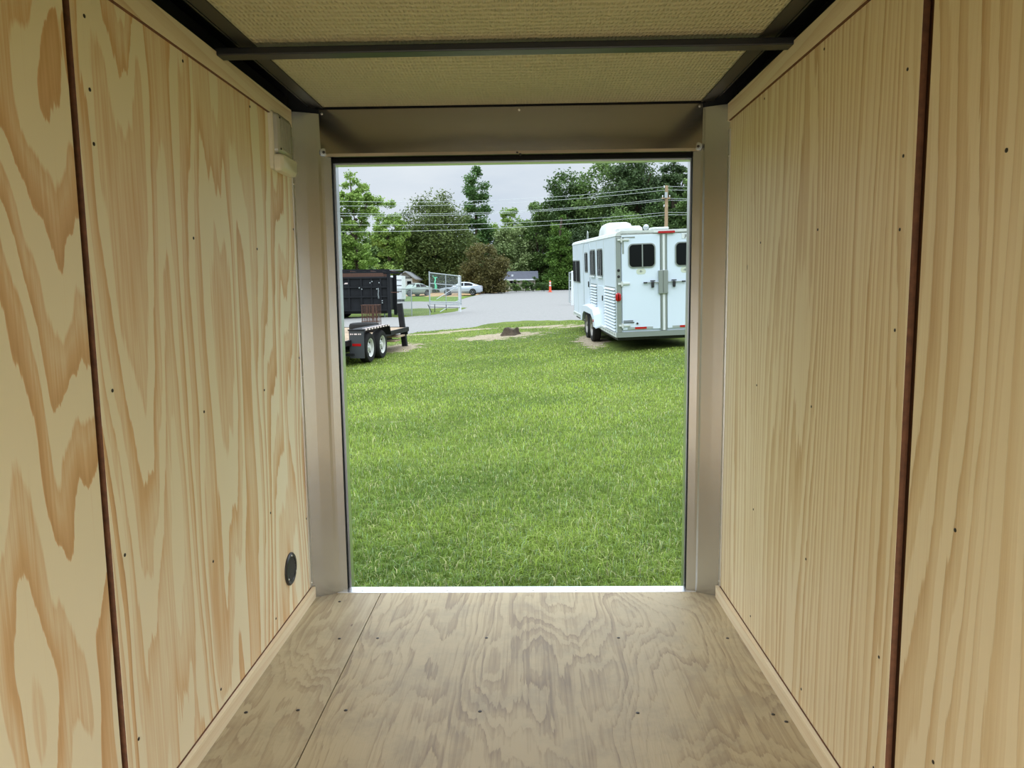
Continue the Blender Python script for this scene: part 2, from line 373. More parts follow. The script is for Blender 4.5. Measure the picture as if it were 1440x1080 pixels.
wall_plate(jr[::-1], .0, ZT1, .002, 'jamb', m_steel, fr)
# header sheet with a small lip
hp = [(YD-.03, ZC-.004), (YD-.028, ZD+.026), (YD-.022, ZD+.017), (YD+.002, ZD+.010)]
poly = [(-.700, y, z) for y, z in hp] + [(-.700, y+.004, z+.004) for y, z in hp[::-1]]
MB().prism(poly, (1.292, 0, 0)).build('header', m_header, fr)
MB().box((-.72, YD-.02, ZD+.016), (.61, YD+.05, 1.82)).build('header_tube', m_black, fr)
MB().box((-.71, YD-.034, ZC-.003), (.60, YD-.026, ZC+.004)).build('gasket_strip', m_rubber, fr)
# black door gasket and bright outer frame
for n_, e, y0, y1, m in (('door_gasket', .0, YD-.004, YD+.02, m_rubber), ('outer_frame', -.0075, YD+.02, YD+.06, m_alu)):
    a, b2, c2 = XD0-e*0, XD1, ZD
    g_ = MB()
    w = .016 if n_ == 'door_gasket' else .03
    x0 = XD0-.006 if n_ == 'door_gasket' else XD0+.008; x1 = XD1+.006 if n_ == 'door_gasket' else XD1-.004; zt = ZD+.008 if n_ == 'door_gasket' else ZD-.004
    g_.box((x0-w, y0, -.04), (x0+ (.006 if n_ == 'door_gasket' else 0), y1, zt+w)).box((x1-(.006 if n_ == 'door_gasket' else 0), y0, -.04), (x1+w, y1, zt+w)).box((x0, y0, zt-(.006 if n_ == 'door_gasket' else 0)), (x1, y1, zt+w))
    g_.build(n_, m, fr)
MB().box((-.76, 2.553, -.06), (-.66, 2.62, -.0195)).box((.56, 2.553, -.06), (.65, 2.62, -.0195)).build('corner_block', m_black, fr)
for s_, xw in ((1, XL), (-1, XR)):
    a, b2 = sorted((xw+s_*.0005, xw+s_*.0045))
    MB().box((a, YW-.016, .045), (b2, YW+.003, 1.605)).build('edge_strip', m_alu, fr)
sill = MB().box((-.735, 2.596, -.06), (.63, 2.650, .0015), .001).build('door_sill', m_alu, fr)
def screw_mesh(r, h, m, phil=True):
    mb = MB().lathe([(r*.98, -.0005), (r, 0), (r*.92, h*.5), (r*.6, h*.95), (r*.22, h), (r*.18, h*.4), (0, h*.4)], (0, 0, 0), (0, 0, 1), 12)
    return mb
def screws(pts, nrm, r, h, m, parent, name='screw'):
    first = None; q = Vector(nrm).to_track_quat('Z', 'Y').to_euler()
    for p in pts:
        if first is None:
            o = screw_mesh(r, h, m).build(name, m, parent, smooth=True); first = o
        else:
            o = first.copy(); C.objects.link(o); o.parent = parent
        o.location = p; o.rotation_euler = q
screws([(x, 2.612, .0018) for x in (-.614, -.457, -.302, -.146, .011, .168, .328, .486)], (0, 0, 1), .0045, .002, m_screw, fr)
screws([(-.69, YD-.031, 1.688), (-.022, YD-.031, 1.69), (.582, YD-.031, 1.692)], (0, -1, 0), .0045, .002, m_screw, fr)
screws([(-.03, YD-.025, 1.553), (-.02, YD-.024, 1.545)], (0, -1, 0), .004, .002, m_screwd, fr)
for x, z in ((-.689, 1.562), (.580, 1.562)):
    w_ = MB().lathe([(.013, 0), (.013, .001), (.006, .0016), (0, .0016)], (0, 0, 0), (0, 0, 1), 20).build('washer', m_steel, fr, smooth=True)
    w_.location = (x, 2.5985, z); w_.rotation_euler = Vector((-.3 if x > 0 else .3, -1, 0)).to_track_quat('Z', 'Y').to_euler()
    screws([(0, 0, .001)], (0, 0, 1), .005, .002, m_screwd, w_)
screws([(XL+.005, YW-.006, .06), (XL+.005, YW-.006, .80), (XL+.005, YW-.006, 1.45)], (1, 0, 0), .004, .002, m_screw, fr)
screws([(XR-.005, YW-.006, .06), (XR-.005, YW-.006, .80), (XR-.005, YW-.006, 1.52)], (-1, 0, 0), .004, .002, m_screw, fr)
# screws driven through the wall sheets and the floor
rows = (1.612, 1.213, .80, .425, .09)
lp = [(XL+.0004, y, z) for y in (1.765, 2.18) for z in rows] + [(XL+.0004, 1.378, z) for z in (1.573, 1.447, 1.352, .901, .58, .2)] + [(XL+.0004, 2.53, z) for z in (1.3, .867, .3)]
screws(lp, (1, 0, 0), .0037, .0008, m_screwd, wl)
rp = [(XR-.0004, y, z) for y in (1.765, 2.19) for z in rows] + [(XR-.0004, 1.38, z) for z in (1.457, 1.309, 1.18, .999, .369, .14)]
screws(rp, (-1, 0, 0), .0032, .0008, m_screwd, wr)
screws([(XR+.0036, y, z) for y, z in ((1.094, 1.265), (1.162, .692), (1.185, .282))], (-1, 0, 0), .0035, .0008, m_screwd, wr2)
fp = [(-.676, 2.52), (-.604, 2.232), (-.483, 2.234), (-.61, 1.823), (-.743, 1.812), (-.484, 1.822), (.615, 2.23), (.618, 1.804), (.64, 1.771), (-.139, 2.235), (.276, 2.234), (-.133, 1.817), (.274, 1.81)]
for i, (x, y) in enumerate(fp):
    if i == 0:
        fs = screw_mesh(.0052, .0012, m_screwd).build('floor_screw', m_screwd, None, smooth=True); o = fs
    else:
        o = fs.copy(); C.objects.link(o)
    o.location = (x, y, .0002)
    lab = ['dark screw head by the sill at the left floor corner', 'screw head on the narrow floor strip, row nearer the door', 'screw head right beside the long floor seam, row nearer the door', 'screw head in the ringed knot on the narrow floor strip', 'screw head close to the left baseboard, row nearer the camera', 'screw head at the pale scuff right of the floor seam', 'screw head close to the right baseboard, row nearer the door', 'screw head near the right baseboard, row nearer the camera', 'screw head touching the right baseboard', 'middle-left screw head of the floor row nearer the door', 'middle-right screw head of the floor row nearer the door', 'middle-left screw head of the floor row nearer the camera', 'middle-right screw head of the floor row nearer the camera'][i]
    tag(o, lab, 'screw', 'screws in the floor')
# round black vent low on the left wall
v = empty('wall_vent', (XL, 2.332, .192), (0, math.pi/2, 0), label='round black louvred plastic vent low on the left plywood wall', cat='vent')
MB().lathe([(.053, 0), (.053, .004), (.049, .0075), (.040, .008), (.038, .005), (.038, .0005)], (0, 0, 0), (0, 0, 1), 40).build('rim', m_vent, v, smooth=True)
sl = MB()
for k in range(-7, 8):
    y = k*.005; hw = math.sqrt(max(0, .038**2-y*y))
    if hw > .004: sl.box((-hw, y-.0012, .0008), (hw, y+.0012, .0056), mat=Matrix.Rotation(math.radians(35), 4, 'Z'))
sl.build('louvre', mat('vent_louvre_plastic', (.07, .07, .07), .4), v)
MB().cyl((0, 0, .0003), (0, 0, .0012), .039, n=32).build('screen', m_blackgap, v)
screws([(.044*math.cos(a), .044*math.sin(a), .008) for a in (math.pi, math.pi/3, -math.pi/3)], (0, 0, 1), .0032, .002, m_screw, v)
# dome light high on the left wall
dl = empty('dome_light', (XL, 2.405, 1.465), label='white plastic dome light with ribbed clear lens on left plywood wall', cat='light fixture')
MB().loft([[(x, y, z) for y, z in rrect(-.078+i_, .075-i_, i_, .175-i_, .012)] for x, i_ in ((.0003, 0), (.010, 0), (.014, .004))]).build('base', m_plast, dl, smooth=True)
MB().loft([[(x, y, z) for y, z in rrect(-.070+i_, .067-i_, .048+i_, .170-i_, .012)] for x, i_ in ((.0142, 0), (.024, .002), (.030, .010))]).build('lens', m_lens, dl, smooth=True)
rb = MB()
for k in range(7): rb.box((.030, -.045+k*.013, .065), (.0315, -.039+k*.013, .155), .0006)
rb.build('lens_rib', m_lens, dl)
MB().loft([[(x, y, z) for y, z in rrect(-.078+i_, .075-i_, -.006+i_, .046-i_*.3, .010)] for x, i_ in ((.0142, .0), (.032, .001), (.040, .010))]).build('switch_housing', m_plast, dl, smooth=True)
screws([(.0305, -.058, .155), (.0305, -.058, .062)], (1, 0, 0), .0035, .002, m_screwd, dl)


# ================================================================== outdoors: ground
STUMP = ground(718, 471); HW = Vector((1.75, 18.6, 0)); JK = ground(560, 490); SM = ground(540, 594); RP = ground(905, 600)
BARE = [(STUMP.x-.35, STUMP.y, 1.6, 1.3), (JK.x, JK.y, .8, 1.4), (HW.x-.1, HW.y+.4, .5, 2.2), (SM.x, SM.y, .16, .10)]
BARE += [(q.x, q.y, 1.3, .5) for q in (ground(660, 464), ground(760, 460), ground(820, 458), ground(600, 470))]
gm = bpy.data.materials.new('lawn_ground'); gm.use_nodes = True; t = gm.node_tree; b = t.nodes['Principled BSDF']; b.inputs['Roughness'].default_value = .95; b.inputs['Specular IOR Level'].default_value = .1
tc = t.nodes.new('ShaderNodeTexCoord')
def nz(sc, det=5):
    n = t.nodes.new('ShaderNodeTexNoise'); n.inputs['Scale'].default_value = sc; n.inputs['Detail'].default_value = det; t.links.new(tc.outputs['Object'], n.inputs[0]); return n.outputs[0]
def ramp(v, a, ca, b_, cb):
    r = t.nodes.new('ShaderNodeValToRGB'); t.links.new(v, r.inputs[0]); r.color_ramp.elements[0].position = a; r.color_ramp.elements[1].position = b_
    r.color_ramp.elements[0].color = ca; r.color_ramp.elements[1].color = cb; return r.outputs[0]
def mixc(f, a, c):
    m = t.nodes.new('ShaderNodeMix'); m.data_type = 'RGBA'; t.links.new(f, m.inputs[0])
    for i, v in ((6, a), (7, c)):
        if isinstance(v, tuple): m.inputs[i].default_value = v
        else: t.links.new(v, m.inputs[i])
    return m.outputs[2]
green = mixc(ramp(nz(.55), .35, (0, 0, 0, 1), .65, (1, 1, 1, 1)), lin((84, 102, 40)), lin((112, 126, 54)))
green = mixc(ramp(nz(14, 8), .35, (0, 0, 0, 1), .62, (.6, .6, .6, 1)), green, lin((48, 58, 26)))
vat = t.nodes.new('ShaderNodeVertexColor'); vat.layer_name = 'tint'
sepc = t.nodes.new('ShaderNodeSeparateColor'); t.links.new(vat.outputs[0], sepc.inputs[0])
ma = t.nodes.new('ShaderNodeMath'); ma.operation = 'MULTIPLY_ADD'; t.links.new(nz(3.5, 8), ma.inputs[0]); ma.inputs[1].default_value = 1.6; t.links.new(sepc.outputs[0], ma.inputs[2])
mh = t.nodes.new('ShaderNodeMath'); mh.operation = 'MULTIPLY'; mh.inputs[1].default_value = .5; t.links.new(ma.outputs[0], mh.inputs[0])
bare = ramp(mh.outputs[0], .62, (0, 0, 0, 1), .72, (1, 1, 1, 1))
sand = ramp(nz(22, 6), .35, lin((122, 108, 86)), .65, lin((172, 160, 136)))
t.links.new(mixc(bare, green, sand), b.inputs['Base Color'])
def barew(x, y):
    return max(math.exp(-(((x-cx)/rx)**2 + ((y-cy)/ry)**2)) for cx, cy, rx, ry in BARE)
ys = list(np.arange(2.66, 30, .22)) + list(np.arange(30, 60, 1.5)) + list(np.arange(60, 420, 8))
xs = list(np.arange(-120, -14, 8)) + list(np.arange(-14, 14.01, .4)) + list(np.arange(22, 130, 8))
V = []; cols = []
for y in ys:
    for x in xs:
        V.append((x, y, T(x, y))); w = barew(x, y); cols.append((w, w, w))
nx = len(xs); F = [(j*nx+i, j*nx+i+1, (j+1)*nx+i+1, (j+1)*nx+i) for j in range(len(ys)-1) for i in range(nx-1)]
tag(set_mesh('lawn_ground', np.array(V), np.array(F), gm, np.array(cols)), kind='structure')
# ground around and under this trailer
tag(MB().box((-60, -40, -.62), (60, 2.67, -.50)).build('yard_ground', gm), kind='structure')

m_grav = mat('pale_gravel', lin((136, 134, 130)), .95, spec=.1, vary=(9, .10), bump=(60, .01))
m_sandr = mat('sandy_verge', lin((176, 146, 108)), .95, spec=.1, vary=(2, .18))
m_verge = mat('verge_grass', lin((92, 116, 40)), .95, spec=.1, vary=(1.2, .22))
def strip(name, near, far, m, lift=.03, x0=380, x1=1150, n=90, rows=10):
    V = []
    for i in range(n+1):
        px = x0+(x1-x0)*i/n
        a = ground(px, interp(px, *zip(*near)) + .35*math.sin(px*.21)+.25*math.sin(px*.057+2)); c = ground(px, interp(px, *zip(*far)) + .15*math.sin(px*.17))
        for j in range(rows+1):
            p = a.lerp(c, j/rows); V.append((p.x, p.y, T(p.x, p.y)+(lift if j else -.03)))
    F = [(i*(rows+1)+j, (i+1)*(rows+1)+j, (i+1)*(rows+1)+j+1, i*(rows+1)+j+1) for i in range(n) for j in range(rows)]
    return tag(set_mesh(name, np.array(V), np.array(F), m), kind='structure')
strip('gravel_lot', [(380, 487), (541, 474), (600, 467), (685, 459.5), (740, 455), (800, 453), (1150, 450)], [(380, 449), (569, 447), (610, 443.5), (640, 439), (657, 434), (662, 429), (690, 409.5), (760, 408.5), (1150, 406)], m_grav, n=160, rows=24)
strip('gravel_road', [(380, 438), (657, 433.5), (668, 428), (692, 410.5)], [(380, 426), (640, 424.5), (655, 420), (692, 409.6)], m_grav, lift=.045, x1=692, n=60)
strip('grass_verge', [(380, 426.5), (640, 425), (655, 420.5)], [(380, 418.5), (640, 417.5), (655, 418.5)], m_verge, lift=.05, x1=655, n=50, rows=4)
strip('sandy_verge', [(380, 418), (640, 417.5), (700, 412.2), (716, 410.5)], [(380, 411.5), (640, 411), (700, 410.2), (716, 409.8)], m_sandr, lift=.09, x1=716, n=50, rows=4)
strip('grass_verge', [(740, 409.2), (790, 408), (830, 407.5)], [(740, 408), (790, 403), (830, 402)], m_verge, lift=.1, x0=740, x1=830, n=30, rows=4)

# ------------------------------------------------------------------ living grass on the lawn
def leafmat(name, tr=.35, rough=.6):
    m = bpy.data.materials.new(name); m.use_nodes = True; t = m.node_tree; b = t.nodes['Principled BSDF']; out = t.nodes['Material Output']
    a = t.nodes.new('ShaderNodeVertexColor'); a.layer_name = 'tint'; t.links.new(a.outputs[0], b.inputs['Base Color'])
    b.inputs['Roughness'].default_value = rough; b.inputs['Specular IOR Level'].default_value = .25
    tl = t.nodes.new('ShaderNodeBsdfTranslucent'); t.links.new(a.outputs[0], tl.inputs[0]); mx = t.nodes.new('ShaderNodeMixShader'); mx.inputs[0].default_value = tr
    t.links.new(b.outputs[0], mx.inputs[1]); t.links.new(tl.outputs[0], mx.inputs[2]); t.links.new(mx.outputs[0], out.inputs[0]); return m
m_blade = leafmat('grass_blade', .4)
def lc(r, g, b_): return np.array(lin((r, g, b_))[:3])
Tv = np.vectorize(T)
xs_, ys_ = [], []
def samp(y0, y1, n):
    y = RNG.uniform(y0, y1, n); hw = .40*y+.7; x = RNG.uniform(-1, 1, n)*hw; return x, y
zones = []; 
for y0, y1, den in ((2.72, 4.6, 8000), (4.6, 6.5, 5000), (6.5, 9, 2300), (9, 13, 1200), (13, 19, 600), (19, 27, 250)):
    ym = (y0+y1)/2; n = int(den*(y1-y0)*2*(.40*ym+.7)); zones.append(samp(y0, y1, n))
gx = np.concatenate([z[0] for z in zones]); gy = np.concatenate([z[1] for z in zones])
bw = np.zeros(len(gx))
for cx, cy, rx, ry in BARE: bw = np.maximum(bw, np.exp(-(((gx-cx)/rx)**2 + ((gy-cy)/ry)**2)))
pat = np.sin(gx*2.1+1.3*np.sin(gy*1.7))+np.sin(gy*2.7+gx*1.1+2)+.8*np.sin(gx*5.3-gy*4.1)
keep = (RNG.random(len(gx)) > bw*1.25) & ~((gy > 16.2) & (gy < 24) & (gx > 1.9) & (gx < 3.9)) 
gx, gy, pat = gx[keep], gy[keep], pat[keep]; n = len(gx)
sc = np.maximum(1, gy/6.0)**.85
hgt = RNG.uniform(.03, .062, n)*sc**-.30*(1+.16*pat/2.0)*(1-.25*(gy < 3.4)); wid = RNG.uniform(.0014, .0032, n)*sc**1.05
ang = RNG.uniform(0, 2*np.pi, n); lean = RNG.uniform(.25, 1.25, n); dirx, diry = np.cos(ang), np.sin(ang)
wa = ang+np.pi/2+RNG.uniform(-.5, .5, n); wx, wy = np.cos(wa)*wid, np.sin(wa)*wid
hgt *= 1+.45*np.sin(gx*17+3*np.sin(gy*11))*np.sin(gy*19+2*np.sin(gx*13))*(gy < 9)
gz = Tv(gx, gy)-.003
P0 = np.stack([gx, gy, gz], 1); Wv = np.stack([wx, wy, 0*wx], 1)
mid = P0 + np.stack([dirx*hgt*lean*.3, diry*hgt*lean*.3, hgt*.62], 1)
tip = P0 + np.stack([dirx*hgt*lean, diry*hgt*lean, hgt*(1.0-.3*lean)], 1)
V = np.stack([P0-Wv, P0+Wv, mid+Wv*.8, mid-Wv*.8, tip+Wv*.12, tip-Wv*.12], 1).reshape(-1, 3)
base = np.arange(n)[:, None]*6
F = np.concatenate([base+np.array([[0, 1, 2, 3]]), base+np.array([[3, 2, 4, 5]])], 0)
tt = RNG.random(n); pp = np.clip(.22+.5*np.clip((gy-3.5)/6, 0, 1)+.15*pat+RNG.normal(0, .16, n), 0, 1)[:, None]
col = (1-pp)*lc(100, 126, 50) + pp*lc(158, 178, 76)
col = np.where((tt < .09)[:, None], lc(190, 188, 134), col); col = np.where((tt > .93)[:, None], lc(150, 172, 124), col)
col = col*RNG.uniform(.5, 1.42, n)[:, None]
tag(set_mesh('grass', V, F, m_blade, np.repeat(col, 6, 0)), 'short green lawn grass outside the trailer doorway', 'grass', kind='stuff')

# stump in the bare patch
m_bark = mat('bark', lin((74, 62, 48)), .9, vary=(14, .35), bump=(30, .02))
mb = MB(); rings = []
for z, r in ((-.08, .34), (.03, .27), (.10, .22), (.17, .21), (.20, .19)):
    rings.append([(math.cos(a)*r*(1+.18*math.sin(a*5+1)+.08*math.sin(a*9)), math.sin(a)*r*(1+.15*math.sin(a*4)), z+.03*math.sin(a*3+z*9)*(z > .1)) for a in [k*2*math.pi/28 for k in range(28)]])
st = mb.loft(rings).build('tree_stump', m_bark, smooth=True); st.location = (STUMP.x, STUMP.y, STUMP.z)
tag(st, 'low rotten brown tree stump in the bare sandy patch of lawn', 'stump')

# ================================================================== horse trailer
m_white = mat('white_painted_aluminium', lin((210, 221, 232)), .35, vary=(.8, .03)); m_white.node_tree.nodes['Principled BSDF'].inputs['Specular IOR Level'].default_value = .4
m_whited = mat('weathered_white_roof', lin((196, 200, 196)), .5, vary=(3, .12))
m_grey = mat('bare_aluminium_trim', lin((150, 156, 152)), .42, .6)
m_glass = mat('dark_window_glass', (.006, .007, .008), .25, spec=.15)
m_glass2 = mat('side_window_screen', (.010, .011, .012), .7, spec=.05)
m_red = mat('red_lens', lin((170, 20, 24)), .25); m_silv = mat('silver_reflector', lin((170, 176, 176)), .3, .3)
m_tire = mat('tyre_rubber', (.020, .019, .018), .85, spec=.2, bump=(40, .004)); m_hub = mat('white_steel_wheel', lin((205, 205, 198)), .4, vary=(8, .1))
m_dalu = mat('dusty_alloy_wheel', lin((150, 146, 138)), .4, .5); m_blackpart = mat('black_steel_frame', (.015, .015, .016), .55)  # one even black for frames, fittings, lettering and wheel holes
m_blue = mat('blue_sign_ink', lin((60, 80, 150)), .5); m_logo = mat('faded_beige_decal', lin((196, 202, 184)), .5); m_orange = mat('orange_plastic', lin((222, 92, 60)), .5)
m_galv = mat('galvanised_steel', lin((168, 176, 176)), .45, .35); m_galvw = mat('white_painted_post', lin((214, 218, 218)), .5)
m_mint = mat('mint_green_plastic', lin((120, 215, 170)), .5)
def wheel(r, w, mh, spokes, parent, loc, name='wheel', hubr=.62, near=False):
    """axis along local X, outer face towards -X"""
    e = MB().lathe([(r*hubr, -w*.42), (r*.80, -w*.5), (r*.93, -w*.46), (r, -w*.30), (r, w*.30), (r*.93, w*.46), (r*.8, w*.5), (r*hubr, w*.42)], (0, 0, 0), (1, 0, 0), 36).build(name, m_tire, parent, smooth=True)
    e.location = loc
    d = MB().lathe([(r*hubr, -w*.44), (r*hubr*.93, -w*.40), (r*hubr*.88, -w*.16), (r*hubr*.5, -w*.10), (r*hubr*.45, -w*.22), (r*.16, -w*.26), (r*.15, -w*.42), (0, -w*.44)], (0, 0, 0), (1, 0, 0), 36).build('rim', mh, e, smooth=True)
    if not near: return e
    h = MB()
    for k in range(spokes):
        a = k*2*math.pi/spokes; h.cyl((-w*.17, math.cos(a)*r*hubr*.72, math.sin(a)*r*hubr*.72), (-w*.125, math.cos(a)*r*hubr*.72, math.sin(a)*r*hubr*.72), r*.085, n=10)
    h.build('hand_hole', m_blackpart, e)
    g = MB()
    for k in range(6):
        a = k*math.pi/3; g.cyl((-w*.30, math.cos(a)*r*.2, math.sin(a)*r*.2), (-w*.2, math.cos(a)*r*.2, math.sin(a)*r*.2), r*.03, n=6)
    g.build('lug_nut', m_grey, e); return e
hp0 = at(868.3, 473.4, 16.0)
ht = empty('horse_trailer', (hp0.x, hp0.y, hp0.z), (.042, -.03, math.radians(3.2)), label='white horse trailer with double rear doors parked on the lawn at right', cat='trailer')
HL, HWd, HH = 8.0, 1.97, 2.20
def hsec(y, zt=HH):
    return [(0, y, 0), (HWd, y, 0), (HWd, y, zt-.10), (HWd-.03, y, zt-.03), (HWd-.12, y, zt), (.12, y, zt), (.03, y, zt-.03), (0, y, zt-.10)]
MB().loft([hsec(.03), hsec(HL-.25), [(x*.96+.04, HL, z) for x, _, z in hsec(0)]]).build('body', m_white, ht)
MB().loft([[(x+(.012 if x > 1 else -.012), y, z+.012) for x, _, z in hsec(0)[2:]] for y in (-.01, HL-.2)]).build('roof_cap', m_whited, ht)
MB().box((-.02, -.02, -.02), (HWd+.02, .05, .09)).build('bumper', m_grey, ht)
MB().box((.0, -.012, .09), (.10, .04, 2.10)).build('corner_post', m_grey, ht, bevel=.01)
MB().box((HWd-.10, -.012, .09), (HWd, .04, 2.10)).build('corner_post', m_grey, ht, bevel=.01)
MB().box((.10, -.010, 2.13), (HWd-.10, .04, 2.165)).build('door_header', m_grey, ht)
MB().box((.955, -.02, .10), (1.055, .035, 2.12)).box((.935, -.008, .10), (.955, .03, 2.12)).box((1.055, -.008, .10), (1.075, .03, 2.12)).build('centre_post', m_grey, ht)
MB().box((.982, -.028, .10), (1.028, -.0195, 2.12)).build('centre_seal', m_galvw, ht)
def rearwin(x0, x1, z0, z1, parent, div):
    f = MB().prism([(x, 0, z) for x, z in rrect(x0-.025, x1+.025, z0-.025, z1+.025, .10)], (0, -.016, 0)).build('window_frame', m_grey, parent); f.location.y = -.012
    g = MB().prism([(x, 0, z) for x, z in rrect(x0, x1, z0, z1, .08)], (0, -.006, 0)).build('window_glass', m_glass, parent); g.location.y = -.0285
    if div: MB().box((div-.012, -.042, z0), (div+.012, -.033, z1)).build('window_bar', m_grey, parent)
def latch(x0, x1, parent, s_):
    l = MB().cyl((x0, -.045, 1.12), (x1, -.045, 1.12), .012, n=10).build('latch_bar', m_grey, parent)
    px_ = .76 if s_ < 0 else 1.215
    MB().box((px_-.03, -.075, 1.01), (px_+.03, -.03, 1.14), .015).box((px_-.05, -.07, 1.145), (px_+.05, -.035, 1.165)).build('padlock', m_blackpart, l)
    hx = x0 if s_ < 0 else x1
    MB().box((hx-.04, -.062, 1.105), (hx+.04, -.03, 1.135), .005).build('handle_grip', m_blackpart, l)
for s_, (x0, x1), (w0, w1), dv in ((-1, (.11, .935), (.277, .806), .55), (1, (1.075, HWd-.11), (1.27, 1.80), 1.53)):
    d = MB().box((x0+.006, -.012, .135), (x1-.006, .03, 2.125), .008).build('rear_door', m_white, ht)
    rearwin(w0, w1, 1.46, 1.92, d, dv)
    latch(.605 if s_ < 0 else 1.07, .91 if s_ < 0 else 1.42, d, s_)
    hx = x0 if s_ < 0 else x1
    for z in (.23, 1.115, 2.03):
        MB().box((hx-.08 if s_ < 0 else hx-.17, -.04, z-.022), (hx+.17 if s_ < 0 else hx+.08, -.011, z+.022), .008).cyl((hx, -.035, z-.05), (hx, -.035, z+.05), .02).build('hinge', m_whited, d)
    o = MB().prism([(x, -.0125, z) for x, z in rrect((x0+x1)/2-.10, (x0+x1)/2+.10, 1.30, 1.42, .055, 8)], (0, -.002, 0)).build('oval_decal', m_logo, d)
    MB().box(((x0+x1)/2-.05, -.016, 1.352), ((x0+x1)/2+.04, -.0145, 1.362)).box(((x0+x1)/2-.02, -.016, 1.34), ((x0+x1)/2+.01, -.0145, 1.385)).build('decal_scroll', m_grey, o)
    MB().box((x0+.11, -.016, .145), (x1-.17, -.0115, .19)).build('silver_reflector', m_silv, d)
    MB().box((x0+.27, -.020, .145), (x0+.52, -.0155, .19)).build('red_reflector', m_red, d)
MB().box((.13, -.016, 1.74), (.165, -.0115, 2.09)).box((.13, -.016, 2.06), (.40, -.0115, 2.09)).build('stay_bracket', m_grey, ht)
MB().box((.13, -.03, .285), (.36, -.011, .30)).box((.13, -.03, .325), (.34, -.011, .335)).build('tie_bar', m_blackpart, ht)
MB().cyl((.43, -.03, .265), (.43, -.011, .265), .022).build('door_bolt', m_blackpart, ht)
MB().box((.885, -.06, .88), (.982, -.022, 1.37), .006).box((.988, -.06, .88), (1.085, -.022, 1.37), .006).build('lock_plate', m_grey, ht)
MB().loft([[(x, y, z) for x, z in rrect(-.03+i_, .09-i_, .75+i_, .93-i_, .05)] for y, i_ in ((-.012, 0), (-.04, .004), (-.055, .02))]).build('tail_light', m_red, ht, smooth=True)
MB().loft([[(x, y, z) for x, z in rrect(HWd-.09+i_, HWd+.03-i_, .75+i_, .93-i_, .05)] for y, i_ in ((-.012, 0), (-.04, .004), (-.055, .02))]).build('tail_light', m_red, ht, smooth=True)
for z in (1.40, 1.27): MB().lathe([(.03, -.012), (.03, -.02), (.016, -.025), (.014, -.015), (0, -.015)], (.045, 0, z), (0, 1, 0), 16).build('tie_ring', m_blackpart, ht)
MB().prism([(x, -.026, z) for x, z in rrect(.885, 1.24, 2.135, 2.18, .02)], (0, -.03, 0)).build('marker_light', m_red, ht)
MB().box((.80, -.03, 2.15), (1.6, -.012, 2.175)).build('marker_rail', m_whited, ht)
pl = MB().prism([(x, -.0125, z) for x, z in rrect(1.39, 1.57, 2.01, 2.115, .012)], (0, -.006, 0)).build('number_plate', m_galvw, ht)
def text(s_, size, m, parent, loc, rot, name='lettering'):
    cu = bpy.data.curves.new(name, 'FONT'); cu.body = s_; cu.size = size; cu.extrude = size*.02; cu.align_x = 'CENTER'; cu.align_y = 'CENTER'
    o = bpy.data.objects.new(name, cu); C.objects.link(o); dg = bpy.context.evaluated_depsgraph_get(); me = bpy.data.meshes.new_from_object(o.evaluated_get(dg)); bpy.data.objects.remove(o)
    me.materials.clear(); me.materials.append(m); o = bpy.data.objects.new(name, me); link(o, parent); o.location = loc; o.rotation_euler = rot; return o
text('JP', .085, m_blackpart, pl, (1.48, -.0200, 2.062), (math.pi/2, 0, 0))
# roof gear
a_ = MB().loft([[(x, y, z) for x, y in rrect(.12+i_, .82-i_, 2.1+i_, 3.25-i_*2.2, .12)] for z, i_ in ((2.21, 0), (2.36, .02), (2.46, .06), (2.50, .14))]).build('air_conditioner', m_whited, ht, smooth=True)
MB().loft([[(x, y, z) for x, y in rrect(.25+i_, .82-i_, 1.1+i_, 1.65-i_, .08)] for z, i_ in ((2.21, 0), (2.31, .01), (2.36, .06))]).build('roof_vent', m_whited, ht, smooth=True)
MB().lathe([(.0, .0), (.03, .0), (.055, .03), (.06, .08), (.03, .11), (0, .115)], (.68, .25, 2.27), (0, -1, .15), 20).build('loading_light', m_silv, ht, smooth=True)
MB().cyl((.68, .28, 2.2), (.68, .28, 2.27), .015).build('light_bracket', m_grey, ht)
MB().box((.80, .10, 2.215), (1.15, .5, 2.27), .02).build('roof_hatch', m_whited, ht)
MB().tube([(.1, 4.9, 2.2), (.1, 4.9, 2.36), (.1, 5.0, 2.42), (.1, 5.1, 2.36), (.1, 5.1, 2.2)], .012).build('roof_hook', m_grey, ht)
# side: windows, doors, louvres, fenders, wheels
def sidewin(y0, y1, z0, z1, parent, bars=1, drop=False):
    f = MB().prism([(0, y, z) for y, z in rrect(y0-.03, y1+.03, z0-.03, z1+.03, .06)], (-.016, 0, 0)).build('window_frame', m_grey, parent)
    MB().prism([(-.0165, y, z) for y, z in rrect(y0, y1, z0, z1, .05)], (-.004, 0, 0)).build('window_glass', m_glass2, f)
    bb = MB()
    for k in range(bars):
        y = y0+(y1-y0)*(k+1)/(bars+1); bb.box((-.0225, y-.014, z0), (-.021, y+.014, z1))
    if drop: bb.box((-.05, y0-.02, z0-.06), (-.03, y1+.02, z0-.03))
    bb.build('window_bar', m_galvw, f)
sidewin(1.80, 2.55, 1.27, 1.87, ht, 2, True); sidewin(2.98, 3.78, 1.27, 1.87, ht, 2, True); sidewin(6.0, 7.6, 1.02, 1.62, ht, 1)
sd = MB().prism([(-.0, y, z) for y, z in rrect(3.98, 5.10, .14, 2.06, .22)], (-.014, 0, 0)).build('camper_door', m_white, ht)
MB().loft([[(-.008, y, z) for y, z in rrect(3.95, 5.13, .11, 2.09, .24)], [(-.016, y, z) for y, z in rrect(3.95, 5.13, .11, 2.09, .24)]], caps=False).build('door_seal', m_grey, sd)
